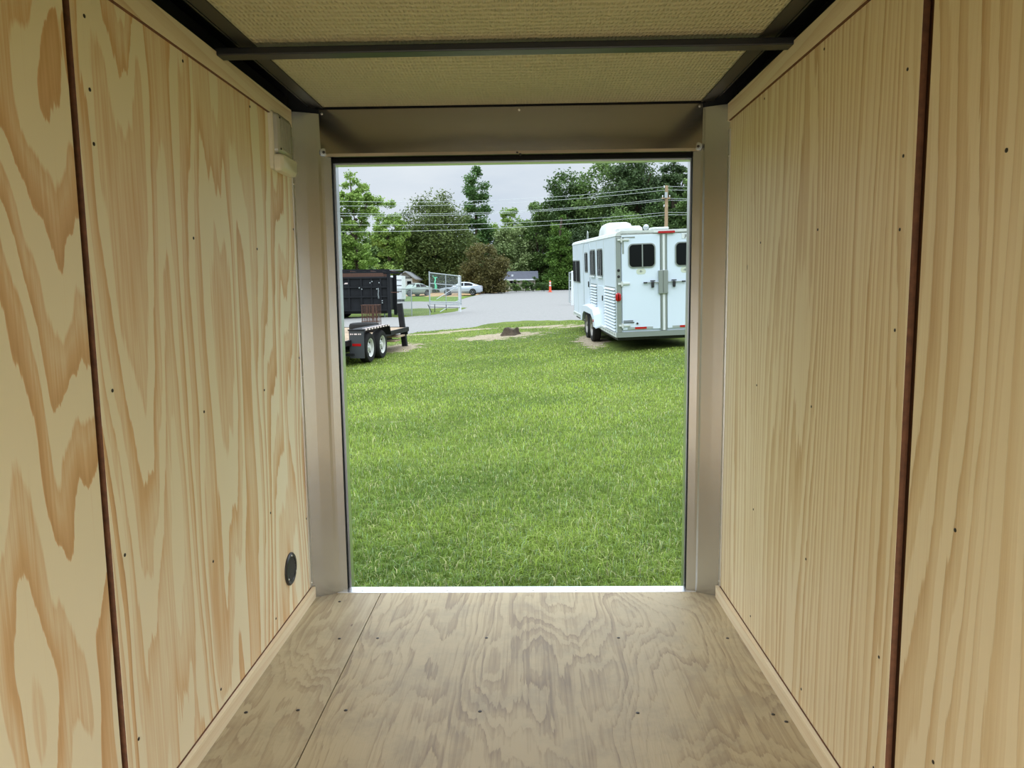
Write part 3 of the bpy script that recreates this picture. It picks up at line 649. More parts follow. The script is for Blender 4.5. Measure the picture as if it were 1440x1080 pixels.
sidewin(4.3, 4.85, 1.33, 1.82, sd, 1); MB().box((-.04, 4.07, .93), (-.014, 4.13, 1.08), .005).build('door_handle', m_blackpart, sd)
ed = MB().prism([(0, y, z) for y, z in rrect(1.72, 2.72, .38, 1.02, .05)], (-.010, 0, 0)).build('tack_door', m_white, ht); MB().box((-.03, 1.80, .68), (-.010, 1.86, .80)).build('door_handle', m_blackpart, ed)
for y0, y1, z0, z1 in ((.14, 1.52, .10, 1.04), (2.8, 3.8, .42, 1.04)):
    MB().box((-.004, y0, z0), (-.0005, y1, z1)).build('louvre_shade_plate', m_grey, ht); lv = MB(); n_ = int((z1-z0)/.067)  # grey plate added as the shadow seen between the slats
    for k in range(n_):
        z = z0+(z1-z0)*k/n_; lv.prism([(-.0042, y0, z+.008), (-.040, y0, z+.006), (-.0045, y0, z+.040), (-.0042, y0, z+.042)], (0, y1-y0, 0))
    lv.build('louvred_skin', m_white, ht)
sm = MB()
for y in (.10, 1.62, 2.75, 3.86, 5.3, 6.6, 7.7): sm.box((-.005, y-.006, .1), (0.0, y+.006, 2.08))
sm.box((-.03, 0, -.02), (0, HL-.3, .075)); sm.build('side_seam', m_whited, ht)
mk = MB()
for k in range(26): mk.box((-.033, .15+k*.29, .02), (-.030, .27+k*.29, .05))
mk.build('skirt_slot', m_grey, ht)
fd = []
for y, z in ((2.15, .02), (2.30, .30), (2.55, .43), (3.50, .47), (4.45, .43), (4.70, .28), (4.85, .02)): fd.append((y, z))
mb = MB(); mb.loft([[(-.17, y, z), (0.02, y, z+.05), (.02, y, z+.02), (-.15, y, z-.03)] for y, z in fd]); mb.prism([(-.17, y, z) for y, z in fd] + [(-.17, y, z) for y, z in ((4.55, .02), (4.42, .20), (4.15, .30), (2.85, .30), (2.55, .20), (2.42, .02))], (.012, 0, 0))
mb.build('fender', m_white, ht)
MB().cyl((-.185, 2.36, .17), (-.17, 2.36, .17), .035).build('marker_light', m_red, ht)
MB().box((.05, .25, -.11), (HWd-.05, HL-.4, -.02)).build('chassis', m_blackpart, ht)
for x in (-.035, HWd+.035):
    for y in (3.02, 3.92): 
        w_ = wheel(.385, .21, m_dalu, 8, ht, (x, y, -.03), near=x < 0)
        if x > 0: w_.rotation_euler = (0, 0, math.pi)
for y in (3.02, 3.92): MB().cyl((-.05, y, -.05), (HWd+.05, y, -.05), .05).build('axle', m_blackpart, ht)
MB().prism([(.7, HL-.2, .0), (1.27, HL-.2, .0), (1.02, HL+1.3, .0), (.95, HL+1.3, .0)], (0, 0, .1)).build('drawbar', m_blackpart, ht)

# ================================================================== flatbed trailer at left
m_deck = mat('weathered_deck_boards', lin((160, 138, 112)), .85, vary=(6, .25)); m_bs = mat('black_steel_worn', (.012, .012, .013), .6, spec=.25, vary=(5, .4))
m_flap = mat('grey_mud_flap', lin((62, 64, 66)), .7); m_rust = mat('rusty_wire', lin((84, 58, 46)), .85, vary=(30, .3)); m_tape = mat('white_conspicuity_tape', lin((226, 206, 200)), .4)
WG = ge(513, 17.0)
ft = empty('flatbed_trailer', (WG.x-.02, 17.05, T(WG.x, 17)), (.022, 0, math.radians(-7.4)), label='black flatbed trailer with wooden deck and white wheels at the left of the doorway', cat='trailer')
DZ = .56
wheel(.345, .21, m_hub, 8, ft, (.02, 0, .345), near=True).rotation_euler = (0, 0, math.pi); wheel(.345, .21, m_hub, 8, ft, (.02, .86, .345), near=True).rotation_euler = (0, 0, math.pi)
wheel(.345, .21, m_hub, 8, ft, (-2.35, 0, .345)); wheel(.345, .21, m_hub, 8, ft, (-2.35, .86, .345))
MB().cyl((-2.3, 0, .345), (-.1, 0, .345), .05).build('axle', m_bs, ft); MB().cyl((-2.3, .86, .345), (-.1, .86, .345), .05).build('axle', m_bs, ft)
bd = MB()
for k in range(13): bd.box((-2.1+k*.148, -3.2, DZ-.04), (-2.1+k*.148+.138, 3.9, DZ))
bd.build('deck_board', m_deck, ft)
MB().box((-2.16, -3.2, DZ-.11), (-2.10, 3.9, DZ+.005)).box((-.18, -3.2, DZ-.11), (-.12, 3.9, DZ+.005)).build('side_rail', m_bs, ft)
MB().box((-1.75, -3.0, DZ-.34), (-1.62, 3.6, DZ-.16)).box((-.66, -3.0, DZ-.34), (-.53, 3.6, DZ-.16)).box((-2.1, 3.84, DZ-.11), (-.15, 3.94, DZ+.01)).box((-2.1, -3.2, DZ-.30), (-.15, -3.12, DZ)).build('frame', m_bs, ft)
MB().loft([[(x, y, z) for x in (-.16, .16)] + [(x, y, z-.012) for x in (.16, -.16)] for y, z in ((-.52, .60), (-.46, .76), (-.32, .80), (1.18, .80), (1.32, .76), (1.40, .55))]).build('fender', m_bs, ft)
tp = MB()
for k in range(9): tp.box((.161, -.44+k*.20, .765), (.165, -.32+k*.20, .80)); 
for k in range(9): tp.box((.03, -.30+k*.165, .801), (.12, -.21+k*.165, .803))
tp.build('reflective_tape', m_tape, ft)
fl = MB().box((-.17, -.60, .16), (.17, -.585, .78)).build('mud_flap', m_flap, ft)
MB().box((-.10, -.606, .43), (.10, -.601, .485)).build('red_reflector', m_red, fl)
for k, w_ in enumerate((.03, .02, .045, .02, .03, .02)): MB().box((-.14+k*.046, -.605, .68), (-.14+k*.046+w_, -.601, .71)).build('lettering', m_tape, fl)
MB().box((-.19, -.61, .77), (.19, -.56, .80)).build('flap_bar', m_bs, fl)
MB().box((-.30, -.75, .22), (-.02, -.70, .28)).box((-2.3, -.75, .22), (-.30, -.70, .28)).build('light_bar', m_bs, ft)
MB().box((-.34, 2.5, .26), (-.10, 3.0, .30)).box((-.40, 2.7, .36), (-.06, 3.3, .40)).build('stowed_ramp', m_deck, ft)
jb = at(566, 455, 19.4)
jk = MB().box((-.07, -.07, 0), (.07, .07, 1.22), .01).box((-.10, -.10, -.0), (.10, .10, .02)).build('drop_leg_jack', m_bs, ft)
inv = (Matrix.Translation(ft.location) @ ft.rotation_euler.to_matrix().to_4x4()).inverted()
jw = ground(569.6, 486.5); jl_ = inv @ jw; jk.location = (jl_.x, jl_.y, jl_.z-.02); jk.rotation_euler = (0, math.radians(-5.5), 0)
MB().box((-.15, jl_.y-.05, .36), (jl_.x+.05, jl_.y+.06, .50)).build('jack_arm', m_bs, ft)
for dy, hh in ((.6, 1.3),):
    pass
# spare tyre lying on the deck and a rusty wire basket
sp_ = MB().lathe([(.24, -.10), (.31, -.115), (.36, -.10), (.385, -.05), (.385, .05), (.36, .10), (.31, .115), (.24, .10), (.22, 0), (.24, -.10)], (0, 0, 0), (0, 0, 1), 36).build('spare_tyre', m_tire, smooth=True)
q = ft.matrix_world if False else (Matrix.Translation(ft.location) @ ft.rotation_euler.to_matrix().to_4x4())
sp_.location = q @ Vector((-.78, 2.1, DZ+.117)); sp_.rotation_euler = ft.rotation_euler
tag(sp_, 'black tyre lying flat on the wooden deck of the flatbed trailer', 'tyre')
bk = empty('wire_basket', q @ Vector((-1.0, 3.3, DZ)), ft.rotation_euler, label='rusty wire basket standing on the flatbed deck behind the lying tyre', cat='basket')
br = MB()
for k in range(13):
    x = -.22+k*.037; br.cyl((x, -.15, .02), (x+RNG.uniform(-.02, .02), -.15, .66), .010, n=5).cyl((x, .15, .02), (x, .15, .66), .009, n=5)
for z in (.03, .2, .42, .65): br.cyl((-.23, -.15, z), (.23, -.15, z), .007, n=5).cyl((-.23, .15, z), (.23, .15, z), .007, n=5).cyl((-.23, -.15, z), (-.23, .15, z), .007, n=5).cyl((.23, -.15, z), (.23, .15, z), .007, n=5)
br.build('wire_cage', m_rust, bk); MB().box((-.25, -.17, 0), (.25, .17, .04), .01).build('base', m_rust, bk)

# ================================================================== black dump trailer behind it
G2 = ground(540, 447)
hh = lambda py: at(540, py, G2.y).z-G2.z
B0, B1, BT = hh(436.5), hh(388), hh(379)
dt = empty('dump_trailer', (G2.x, G2.y, G2.z), (0, 0, math.radians(1)), label='black high-sided dump trailer standing behind the flatbed trailer', cat='trailer')
m_bk2 = mat('black_trailer_paint', (.010, .011, .013), .6, spec=.22, vary=(2, .35))
MB().box((-5.2, 0, B0), (.20, 1.9, B1-.03)).build('dump_box', m_bk2, dt, bevel=.02)
for x in (-.10, -.55, -1.05, -1.65, -2.5, -3.4, -4.3): MB().box((x-.05, -.06, B0+.01), (x+.03, -.001, B1-.13)).build('side_rib', m_bk2, dt)
for z in (B1-.12, B0+(B1-B0)*.66, B0+(B1-B0)*.38, B0-.02): MB().box((-5.2, -.075, z), (.2, -.001, z+.07)).build('side_rail', m_bk2, dt)
for y in (.3, 1.4): MB().box((-5, y, B0-.16), (.1, y+.15, B0-.001)).build('chassis_beam', m_blackpart, dt)
MB().box((.21, -.10, -.05), (.37, .06, B1+.10)).build('end_post', m_bk2, dt); MB().box((.21, 1.8, .1), (.37, 1.95, B1+.10)).build('end_post', m_bk2, dt)
MB().box((.38, -.06, B0+.85), (.78, -.01, B0+.89)).build('gate_pin', m_rust, dt)
lt = MB().prism([(-1.90, -.002, B1-.38), (-1.66, -.002, B1-.38), (-1.62, -.002, B1-.31), (-1.84, -.002, B1-.31)], (0, -.005, 0)).build('lettering', m_tape, dt)
for k in range(9): MB().lathe([(.028, -.008), (.036, 0), (.028, .008), (.020, 0), (.028, -.008)], (-.22+.012*math.sin(k), -.10, B1-.62-k*.055), (k % 2, 1, 0), 10).build('chain_link', m_galv, dt)
for x, z in ((-.30, .62), (-.18, .80), (-1.15, .66), (-1.03, .62), (-.05, .28), (-.05, .22), (-.35, .10), (-.62, .80), (-.52, .84)): 
    z = B0+(B1-B0)*z; MB().box((x-.02, -.083, z-.02), (x+.03, -.0755, z+.03), .004).build('latch_plate', m_galv, dt)
for x in (-2.35, -3.25):
    w_ = wheel(.36, .24, m_bk2, 8, dt, (x, -.12, .36)); w_.rotation_euler = (0, 0, math.pi/2)
    w_ = wheel(.36, .24, m_bk2, 8, dt, (x, 2.02, .36)); w_.rotation_euler = (0, 0, -math.pi/2)
    MB().cyl((x, .0, .36), (x, 1.9, .36), .05).build('axle', m_blackpart, dt)
for x, y in ((-.35, .5), (-.05, .5)): MB().cyl((x, y, 0), (x, y, B0), .03, n=8).build('stand_leg', m_galv, dt)
rk = empty('steel_rack_frame', (G2.x, G2.y, G2.z), (0, 0, math.radians(1)), label='black steel rack frames lying across the top of the dump trailer', cat='rack')
for y in (.1, 1.6):
    MB().box((-5.2, y, BT-.16), (.75, y+.06, BT-.09)).build('lower_rail', m_bk2, rk); MB().box((-2.9, y+.1, BT-.04), (.3, y+.16, BT+.03)).build('upper_rail', m_bk2, rk)
    MB().box((-5.2, y, B1-.028), (.0, y+.1, BT-.161)).build('spacer', m_rust, rk)
for k in range(12): MB().box((-5.1+k*.5, .1, BT-.088), (-5.04+k*.5, 1.66, BT-.045)).build('cross_member', m_rust if k % 2 else m_bk2, rk)
MB().box((.31, .2, BT-.04), (.95, .24, BT-.01)).build('loose_bar', m_galv, rk)

# ================================================================== chain-link fence and open gate
def linkfab(p0, p1, z0, z1, parent, s_=.075, r=.0022, name='mesh_fabric'):
    p0 = Vector(p0); p1 = Vector(p1); L = (Vector((p1.x, p1.y, 0))-Vector((p0.x, p0.y, 0))).length; d = (p1-p0)/L; H = z1-z0; V = []; F = []
    nrm = Vector((-d.y, d.x, 0)).normalized()
    def seg(a0, h0, a1, h1):
        A = p0+d*a0+Vector((0, 0, z0+h0)); B = p0+d*a1+Vector((0, 0, z0+h1)); k = (B-A).normalized().cross(nrm)*r; i = len(V)
        V.extend([A-k, A+k, B+k, B-k, A-nrm*r, A+nrm*r, B+nrm*r, B-nrm*r]); F.extend([(i, i+1, i+2, i+3), (i+4, i+5, i+6, i+7)])
    n = int((L+H)/s_)
    for k in range(n):
        o = k*s_-H
        for sg in (0, 1):
            a0, a1 = o, o+H; h0, h1 = 0., H
            if a0 < 0: h0 = -a0; a0 = 0
            if a1 > L: h1 = H-(a1-L); a1 = L
            if h0 < h1: seg(a0, h0, a1, h1) if sg == 0 else seg(a0, H-h0, a1, H-h1)
    return set_mesh(name, np.array([tuple(v) for v in V]), np.array(F), m_galv, parent=parent)
A_ = at(604.7, 430, 35.2); B_ = at(648.5, 430, 38.2); zA = at(604.7, 427, 35.2).z; zB = at(648.5, 428.5, 38.2).z
gt = empty('chain_link_gate', (A_.x, A_.y, zA), label='open chain-link gate panel beside thick white post in front of silver sedan', cat='gate')
dv_ = Vector((B_.x-A_.x, B_.y-A_.y, zB-zA)); GH = 1.44; X_ = lambda s_, z: tuple(dv_*s_+Vector((0, 0, z)))
g_ = MB()
for s_ in (0, .5, 1): g_.cyl(X_(s_, -.02), X_(s_, GH+(.06 if s_ == 0 else 0)), .03 if s_ != .5 else .022, n=10)
for z in (0, .10, GH): g_.cyl(X_(0, z), X_(1, z), .024, n=10)
g_.cyl(X_(0, GH*.66), X_(1, GH*.66), .02, n=8).cyl(X_(0, GH*.48), X_(.30, GH*.48), .018, n=8)
g_.build('gate_frame', m_galv, gt)
MB().cyl(X_(.20, .22), X_(.94, GH*.68), .018, n=8).cyl(X_(.30, -.38), X_(.92, .22), .018, n=8).build('brace', m_galv, gt)
MB().cyl(X_(.14, -.40), X_(.14, 0), .018).cyl(X_(-.06, -.05), X_(.04, -.40), .018).cyl(X_(.5, -.30), X_(.5, 0), .016).cyl(X_(0, -.16), X_(.95, -.16), .014).build('leg', m_blackpart, gt)
linkfab((0, 0, 0), tuple(dv_), .0, GH, gt)
gp = ge(646.3, 38.6); pt = MB().cyl((0, 0, -.1), (0, 0, 1.83), .075, n=20).lathe([(.085, 1.83), (.085, 1.86), (.03, 1.90), (0, 1.90)], (0, 0, 0), (0, 0, 1), 20).build('gate_post', m_galvw, smooth=True)
pt.location = gp; tag(pt, 'thick white gate post at the right end of the open gate', 'post')
fg = MB().tube([(0, 0, -.24), (.02, 0, -.1), (-.01, 0, .05), (.02, 0, .18), (.01, 0, .32)], .03, 8).tube([(.0, 0, .02), (.07, 0, -.1), (.07, 0, -.24)], .02, 6).tube([(.01, 0, .26), (-.09, 0, .33), (-.08, 0, .40)], .016, 6).tube([(.01, 0, .26), (.12, 0, .31)], .016, 6).build('plastic_tie', m_mint, smooth=True)
fg.location = Vector((A_.x, A_.y-.06, zA)) + dv_*.17 + Vector((0, 0, .95)); tag(fg, 'mint green plastic tie hanging on the chain-link gate', 'tie')
fp_ = [ge(px, Y) for px, Y in ((400, 50), (500, 47), (578.5, 37), (604, 36.3))]
fn = empty('chain_link_fence', fp_[0], label='low chain-link fence running left from the open gate', cat='fence')
FH = 1.32
for p in fp_: d = p-fp_[0]; MB().cyl((d.x, d.y, d.z-.1), (d.x, d.y, d.z+FH+.03), .024, n=8).build('post', m_galv, fn)
for p, q2 in zip(fp_, fp_[1:]):
    a, c = p-fp_[0], q2-fp_[0]; MB().cyl((a.x, a.y, a.z+FH), (c.x, c.y, c.z+FH), .02, n=8).build('top_rail', m_galv, fn); linkfab(tuple(a), tuple(c), .0, FH, fn)
# right-hand gate leaf, mostly behind the horse trailer
A2 = ge(800.5, 44); B2 = ge(834, 46)
g2 = empty('chain_link_gate', A2, label='chain-link gate leaf with blue-lettered sign behind the horse trailer', cat='gate')
d2 = B2-A2; X2 = lambda s_, z: tuple(d2*s_+Vector((0, 0, z+.2)))
g_ = MB()
for s_ in (0, 1): g_.cyl(X2(s_, 0), X2(s_, 1.75), .028, n=8)
for z in (0, .85, 1.25, 1.72): g_.cyl(X2(0, z), X2(1, z), .022, n=8)
g_.build('gate_frame', m_galv, g2); linkfab(X2(0, 0)[:2]+(X2(0, 0)[2]-0,), X2(1, 0), 0, 1.72, g2)
sg = MB().box((.30, -.05, .50), (1.2, -.035, 1.5)).build('sign', m_galvw, g2)
bl = MB()
for k, (a, w_) in enumerate(((.03, .5), (.03, .3), (.03, .6), (.03, .45), (.03, .55))): bl.box((.30+a, -.056, .62+k*.17), (.30+a+w_, -.0505, .70+k*.17))
bl.build('lettering', m_blue, sg)
p2 = ge(805, 43.4); o = pt.copy(); C.objects.link(o); o.location = p2+Vector((0, 0, .1)); tag(o, 'thick white gate post left of the horse trailer', 'post')

# ================================================================== cars, cone, houses
def sedan(name, loc, rz, paint, label, L=4.75, hatch=0.):
    e = empty(name, loc, (0, 0, rz), label=label, cat='car')
    st = [(0, .42, .62, .66, .62), (.12, .30, .74, .80, .74), (.6, .22, .84, .88, .84), (1.35, .20, .90, .90, .90), (1.75, .20, .95, .91, 1.18), (2.2, .20, .96, .91, 1.40), (2.8, .20, .97, .91, 1.46), (3.4, .20, .99, .91, 1.40), (4.0, .22, 1.02, .90, 1.18), (4.45, .28, 1.03, .85, 1.06), (4.70, .38, .98, .78, 1.0), (4.75, .46, .86, .72, .88)]
    R = []
    for x, zb, zbelt, hw, zr in st:
        x = x*L/4.75; th = .62 if zr > zbelt+.05 else .86; zt = max(zr, zbelt+.015)
        R.append([(x, -hw*.92, zb), (x, -hw, zb+.15), (x, -hw, (zb+zbelt)/2+.1), (x, -hw*.97, zbelt), (x, -hw*th*1.05, zt-.05), (x, -hw*th*.8, zt), (x, hw*th*.8, zt), (x, hw*th*1.05, zt-.05), (x, hw*.97, zbelt), (x, hw, (zb+zbelt)/2+.1), (x, hw, zb+.15), (x, hw*.92, zb)])
    MB().loft(R).build('body', paint, e, smooth=True)
    for s_ in (-1, 1):
        def g_at(x, f):
            for i in range(len(st)-1):
                if st[i][0] <= x <= st[i+1][0]:
                    k = (x-st[i][0])/(st[i+1][0]-st[i][0]); a = [u_+(v_-u_)*k for u_, v_ in zip(st[i], st[i+1])]; break
            zb2, zt2 = a[2], max(a[4], a[2]+.015)-.05; th = .62*1.05
            return (x*L/4.75, s_*((a[3]*.97)*(1-f)+a[3]*th*f+.012), zb2*(1-f)+zt2*f)
        for x0, x1, n_ in ((1.95, 2.70, 'front'), (2.78, 3.72, 'rear')):
            xs2 = np.linspace(x0, x1, 6); mb = MB()
            mb.loft([[g_at(x, .10), g_at(x, .90)] for x in xs2], caps=False, closed=False); mb.build('side_window', m_glass, e)
        MB().box((1.2*L/4.75, s_*.905-.008, .30), (3.6*L/4.75, s_*.905+.008, .36)).build('sill_trim', m_blackpart, e)
        for x in (.92, 3.72):
            MB().cyl((x*L/4.75, s_*.80, .34), (x*L/4.75, s_*.925, .34), .37, n=28).build('wheel_arch', m_blackpart, e)
            w_ = wheel(.33, .2, m_silv, 5, e, (x*L/4.75, s_*.85, .33), hubr=.70); w_.rotation_euler = (0, 0, math.pi/2 if s_ < 0 else -math.pi/2)
        MB().box((.05, s_*.62-.16, .62), (.22, s_*.62+.16, .72), .03).build('headlight', m_silv, e); MB().box((L-.12, s_*.62-.16, .80), (L-.02, s_*.62+.18, .92), .03).build('tail_light', m_red, e)
    MB().loft([[(1.42*L/4.75, -.72, .925), (1.42*L/4.75, .72, .925)], [(2.15*L/4.75, -.58, 1.405), (2.15*L/4.75, .58, 1.405)]], caps=False, closed=False).build('windscreen', m_glass, e)
    return e
m_carsil = mat('silver_car_paint', lin((186, 194, 204)), .25, .25); m_cargr = mat('faded_green_paint', lin((138, 152, 142)), .5)
c0 = ge(619, 84); sedan('sedan', c0+Vector((0, 0, .10)), 0, m_carsil, 'silver four-door sedan parked side-on beyond the open gate')
c1 = ge(561, 84); sedan('sedan', c1+Vector((0, 0, .10)), math.radians(48), m_cargr, 'pale green older sedan parked behind the low fence, left of the gate', L=4.3)
cp = ge(773.7, 90); cn = empty('traffic_channelizer', cp, label='orange and white traffic delineator standing at the far edge of the gravel', cat='traffic cone')
hc = 1.35
MB().lathe([(.0, 0), (.26, 0), (.26, .08), (.17, .10), (.13, .50*hc), (.11, .98*hc), (.05, 1.02*hc), (0, 1.03*hc)], (0, 0, 0), (0, 0, 1), 20).build('body', m_orange, cn, smooth=True)
MB().lathe([(.137, .55*hc), (.128, .68*hc)], (0, 0, 0), (0, 0, 1), 20).build('white_band', m_galvw, cn); MB().lathe([(.127, .78*hc), (.119, .90*hc)], (0, 0, 0), (0, 0, 1), 20).build('white_band', m_galvw, cn)
m_roofd = mat('dark_shingle_roof', lin((70, 72, 82)), .8, vary=(3, .15)); m_wallp = mat('pale_siding', lin((164, 160, 142)), .8, vary=(2, .1)); m_roofg = mat('grey_roof', lin((128, 130, 132)), .8, vary=(2, .12))
def house(name, x0, x1, Y, depth, py_eave, py_ridge, mw, mr_, label, cat='house', ridge_x=True):
    a = ge(x0, Y); c = ge(x1, Y); W_ = c.x-a.x; zb = min(a.z, c.z)-.3
    ze = at((x0+x1)/2, py_eave, Y).z-zb; zr = at((x0+x1)/2, py_ridge, Y+(depth/2 if ridge_x else 0)).z-zb
    e = empty(name, (a.x, Y, zb), label=label, cat=cat)
    MB().box((0, 0, 0), (W_, depth, ze)).build('wall', mw, e)
    if ridge_x:
        MB().prism([(-.4, -.4, ze), (-.4, depth/2, zr), (-.4, depth+.4, ze), (-.4, depth+.2, ze-.02), (-.4, depth/2, zr-.15), (-.4, -.3, ze-.15)], (W_+.8, 0, 0)).build('roof', mr_, e)
        MB().prism([(0, 0, ze), (0, depth/2, zr-.1), (0, depth, ze)], (W_, 0, 0)).build('gable', mw, e)
    else:
        MB().prism([(-.4, -.3, ze-.1), (W_/2, -.3, zr), (W_+.4, -.3, ze-.1), (W_+.4, -.3, ze-.25), (W_/2, -.3, zr-.16), (-.4, -.3, ze-.25)], (0, depth+.6, 0)).build('roof', mr_, e)
        MB().prism([(0, 0, ze-.1), (W_/2, 0, zr-.15), (W_, 0, ze-.1)], (0, depth, 0)).build('gable', mr_, e)
    return e, W_, ze
h1, w1, z1 = house('house', 692, 753, 99, 7, 392.5, 381.5, m_wallp, m_roofd, 'low pale house with dark shingle roof behind green bushes')
for x in (.17, .42, .70):
    w_ = MB().box((w1*x, -.04, z1-1.25), (w1*x+.8, .01, z1-.25)).build('window', m_glass, h1)
    MB().box((w1*x+.38, -.06, z1-1.25), (w1*x+.42, -.041, z1-.25)).build('window_bar', m_galvw, w_)
MB().box((-.3, -.45, z1-.18), (w1+.3, -.38, z1-.02)).build('fascia', m_galvw, h1)
MB().box((w1*.45, .9, z1+.35), (w1*.45+.25, 1.15, z1+.62)).build('roof_vent', m_galvw, h1)
h2, w2, z2 = house('house', 561, 580.5, 91, 7, 390.5, 381, mat('white_siding', lin((178, 182, 180)), .8), m_roofg, 'white house with grey gable roof left of the trees', ridge_x=False)
MB().box((w2*.62, -.04, .9), (w2*.62+.5, .0, 2.0)).build('window', m_glass, h2)
sa = ge(553, 62); sh = empty('white_container', (sa.x, sa.y, sa.z), label='white ribbed container standing behind the black dump trailer', cat='container')
cw = ge(565.2, 62).x-sa.x; ctop = at(560, 387.5, 62).z-sa.z
MB().box((-1.2, 0, .25), (cw, 2.0, ctop)).build('body', m_galvw, sh); st_ = MB()
for z in (.62, .82, .40): st_.box((-1.2, -.03, ctop*z), (cw, -.005, ctop*z+.05))
st_.build('dark_band', m_blackpart, sh); MB().box((-1.1, .1, -.1), (cw-.1, 1.9, .25)).build('skid', m_blackpart, sh)

# utility poles and wires
m_pole = mat('weathered_pole_wood', lin((158, 134, 104)), .85, vary=(4, .2)); m_polel = mat('pale_pole', lin((170, 172, 166)), .7)
m_wire = mat('bare_wire', lin((190, 196, 192)), .4, .3)
def pole(px, Y, top, m, label, r=.15):
    b_ = ge(px, Y); t_ = at(px, top, Y); b_ = Vector((t_.x, t_.y, b_.z)); e = empty('utility_pole', b_, label=label, cat='utility pole'); H = t_.z-b_.z
    MB().cyl((0, 0, -.2), (0, 0, H), r*1.15, r*.8, n=14).build('pole', m, e, smooth=True)
    MB().box((-.38, -.1, H-1.05), (.30, .05, H-.95)).build('crossarm', m, e)
    for x, z in ((-.32, H-.95), (.24, H-.95), (-.20, H-.2), (-.20, H-1.7)):
        MB().lathe([(.02, 0), (.05, .04), (.03, .08), (.055, .12), (.03, .18), (0, .2)], (x, -.05, z), (0, 0, 1), 10).build('insulator', m_galvw, e, smooth=True)
    MB().box((-.18, -.28, H-1.0), (.02, -.14, H-.55)).build('bracket', m_galv, e)
    return Vector((t_.x, t_.y, 0))
PR = pole(937.5, 62, 261, m_pole, 'tan wooden utility pole rising behind the horse trailer roof'); PL = pole(475.5, 55, 292, m_polel, 'pale utility pole at the far left behind the dump trailer')
WIRES = [(283, 262, .45), (289.5, 267, .40), (300, 279, .45), (303.5, 281.5, .40), (316, 298.5, .35), (326, 302, .35), (341, 330, .3)]
names_ = ['topmost', 'second from the top', 'third from the top', 'fourth from the top', 'fifth from the top', 'second lowest', 'lowest']
for i, (yl, yr, sag) in enumerate(WIRES[:6]):
    a = at(475.5, yl, 55); c = at(937.5, yr, 62); d = c-a; pts = []
    for k in range(-14, 37):
        s_ = k/24; p = a+d*s_; f = s_ - math.floor(s_); p.z -= sag*4*f*(1-f); pts.append(p-a)
    o = MB().tube(pts, .0115, 5).build('power_line', m_wire); o.location = a
    tag(o, 'thin pale overhead wire crossing in front of the trees, '+names_[i], 'overhead wire', 'overhead wires')

# ================================================================== trees
m_leaf = leafmat('tree_leaf', .30, .65)
def tree(name, label, px, Y, top, wpx, kind, cols, n=9000, leaf=.22, low=.12, K=60, KF=2, trunk=None, group='trees beyond the gravel lot', base=None, cat='tree'):
    b_ = ge(px, Y) if base is None else base; K = int(K*1.7) if n > 3000 else K; n = int(n*1.25); leaf *= .86; H = at(px, top, Y).z-b_.z; w = wpx*Y/1048/2
    rng = np.random.default_rng(int(px*7+Y*3+top)); cen = []
    while len(cen) < K:
        v = rng.uniform(-1, 1, 3); 
        zf = (v[2]+1)/2; r = math.hypot(v[0], v[1])
        if kind == 'round': lim = math.sqrt(max(0, 1-(abs(zf-.42)/.58)**2.2))*.96
        elif kind == 'cone': lim = max(.04, (1-zf)**.8)*(.9+.1*math.sin(zf*23))
        elif kind == 'tall': lim = .66+.14*math.sin(zf*9+px)+.1*(zf > .3); lim *= (1-zf**4)**.5
        else: lim = (.75+.25*math.sin(zf*11+px))*math.sqrt(max(0, 1-(abs(zf-.5)/.52)**3))
        if r < lim and (r > lim*.35 or rng.random() < .3): cen.append((v[0]*w, v[1]*w*.8, H*(low+(1-low)*zf*.96)))
    cen = np.array(cen); rc = w*{'round': .30, 'cone': .26, 'tall': .30, 'airy': .19}[kind]*rng.uniform(.7, 1.25, K)
    idx = rng.integers(0, K, n); d = rng.normal(size=(n, 3)); d /= np.linalg.norm(d, axis=1)[:, None]; rr = rng.random(n)**.5*np.where(rng.random(n) < .18, 1.35, 1.0)
    P = cen[idx]+d*(rr*rc[idx])[:, None]*np.array([1, 1, .8]); P[:, 2] = np.clip(P[:, 2], .2, H)
    nrm = rng.normal(size=(n, 3)); nrm[:, 2] = abs(nrm[:, 2])+.5; nrm /= np.linalg.norm(nrm, axis=1)[:, None]
    a = np.cross(nrm, rng.normal(size=(n, 3))); a /= np.linalg.norm(a, axis=1)[:, None]; b2 = np.cross(nrm, a); s_ = (leaf*rng.uniform(.6, 1.3, n))[:, None]
    V = np.stack([P-a*s_, P-b2*s_*.55, P+a*s_, P+b2*s_*.55], 1).reshape(-1, 3); F = np.arange(n*4).reshape(-1, 4)
    c0, c1_ = (np.array(lin(c)[:3]) for c in cols); mixf = np.clip(rng.random(K)[idx]*.6+rng.random(n)*.4, 0, 1)[:, None]
    col = (c0*(1-mixf)+c1_*mixf)*rng.uniform(.8, 1.2, n)[:, None]
    e = empty(name, b_, label=label, cat=cat, group=group)
    set_mesh('foliage', V, F, m_leaf, np.repeat(col, 4, 0), e)
    if trunk is not False:
        tr = MB(); r0_ = max(.06, H*.018)
        tr.tube([(0, 0, -.3), (.1*w*.2, 0, H*.3), (-.1*w*.2, 0, H*.6), (.08*w, 0, H*(.62 if kind != 'cone' else .8))], r0_*.7, 8)
        for k in range(7 if H > 4 else 3):
            c_ = cen[rng.integers(0, K)]; z0_ = c_[2]*.6; tr.tube([(0, 0, z0_), (c_[0]*.5, c_[1]*.5, (z0_+c_[2])/2), tuple(c_)], r0_*.28, 6)
        tr.build('trunk', m_bark, e)
    return e
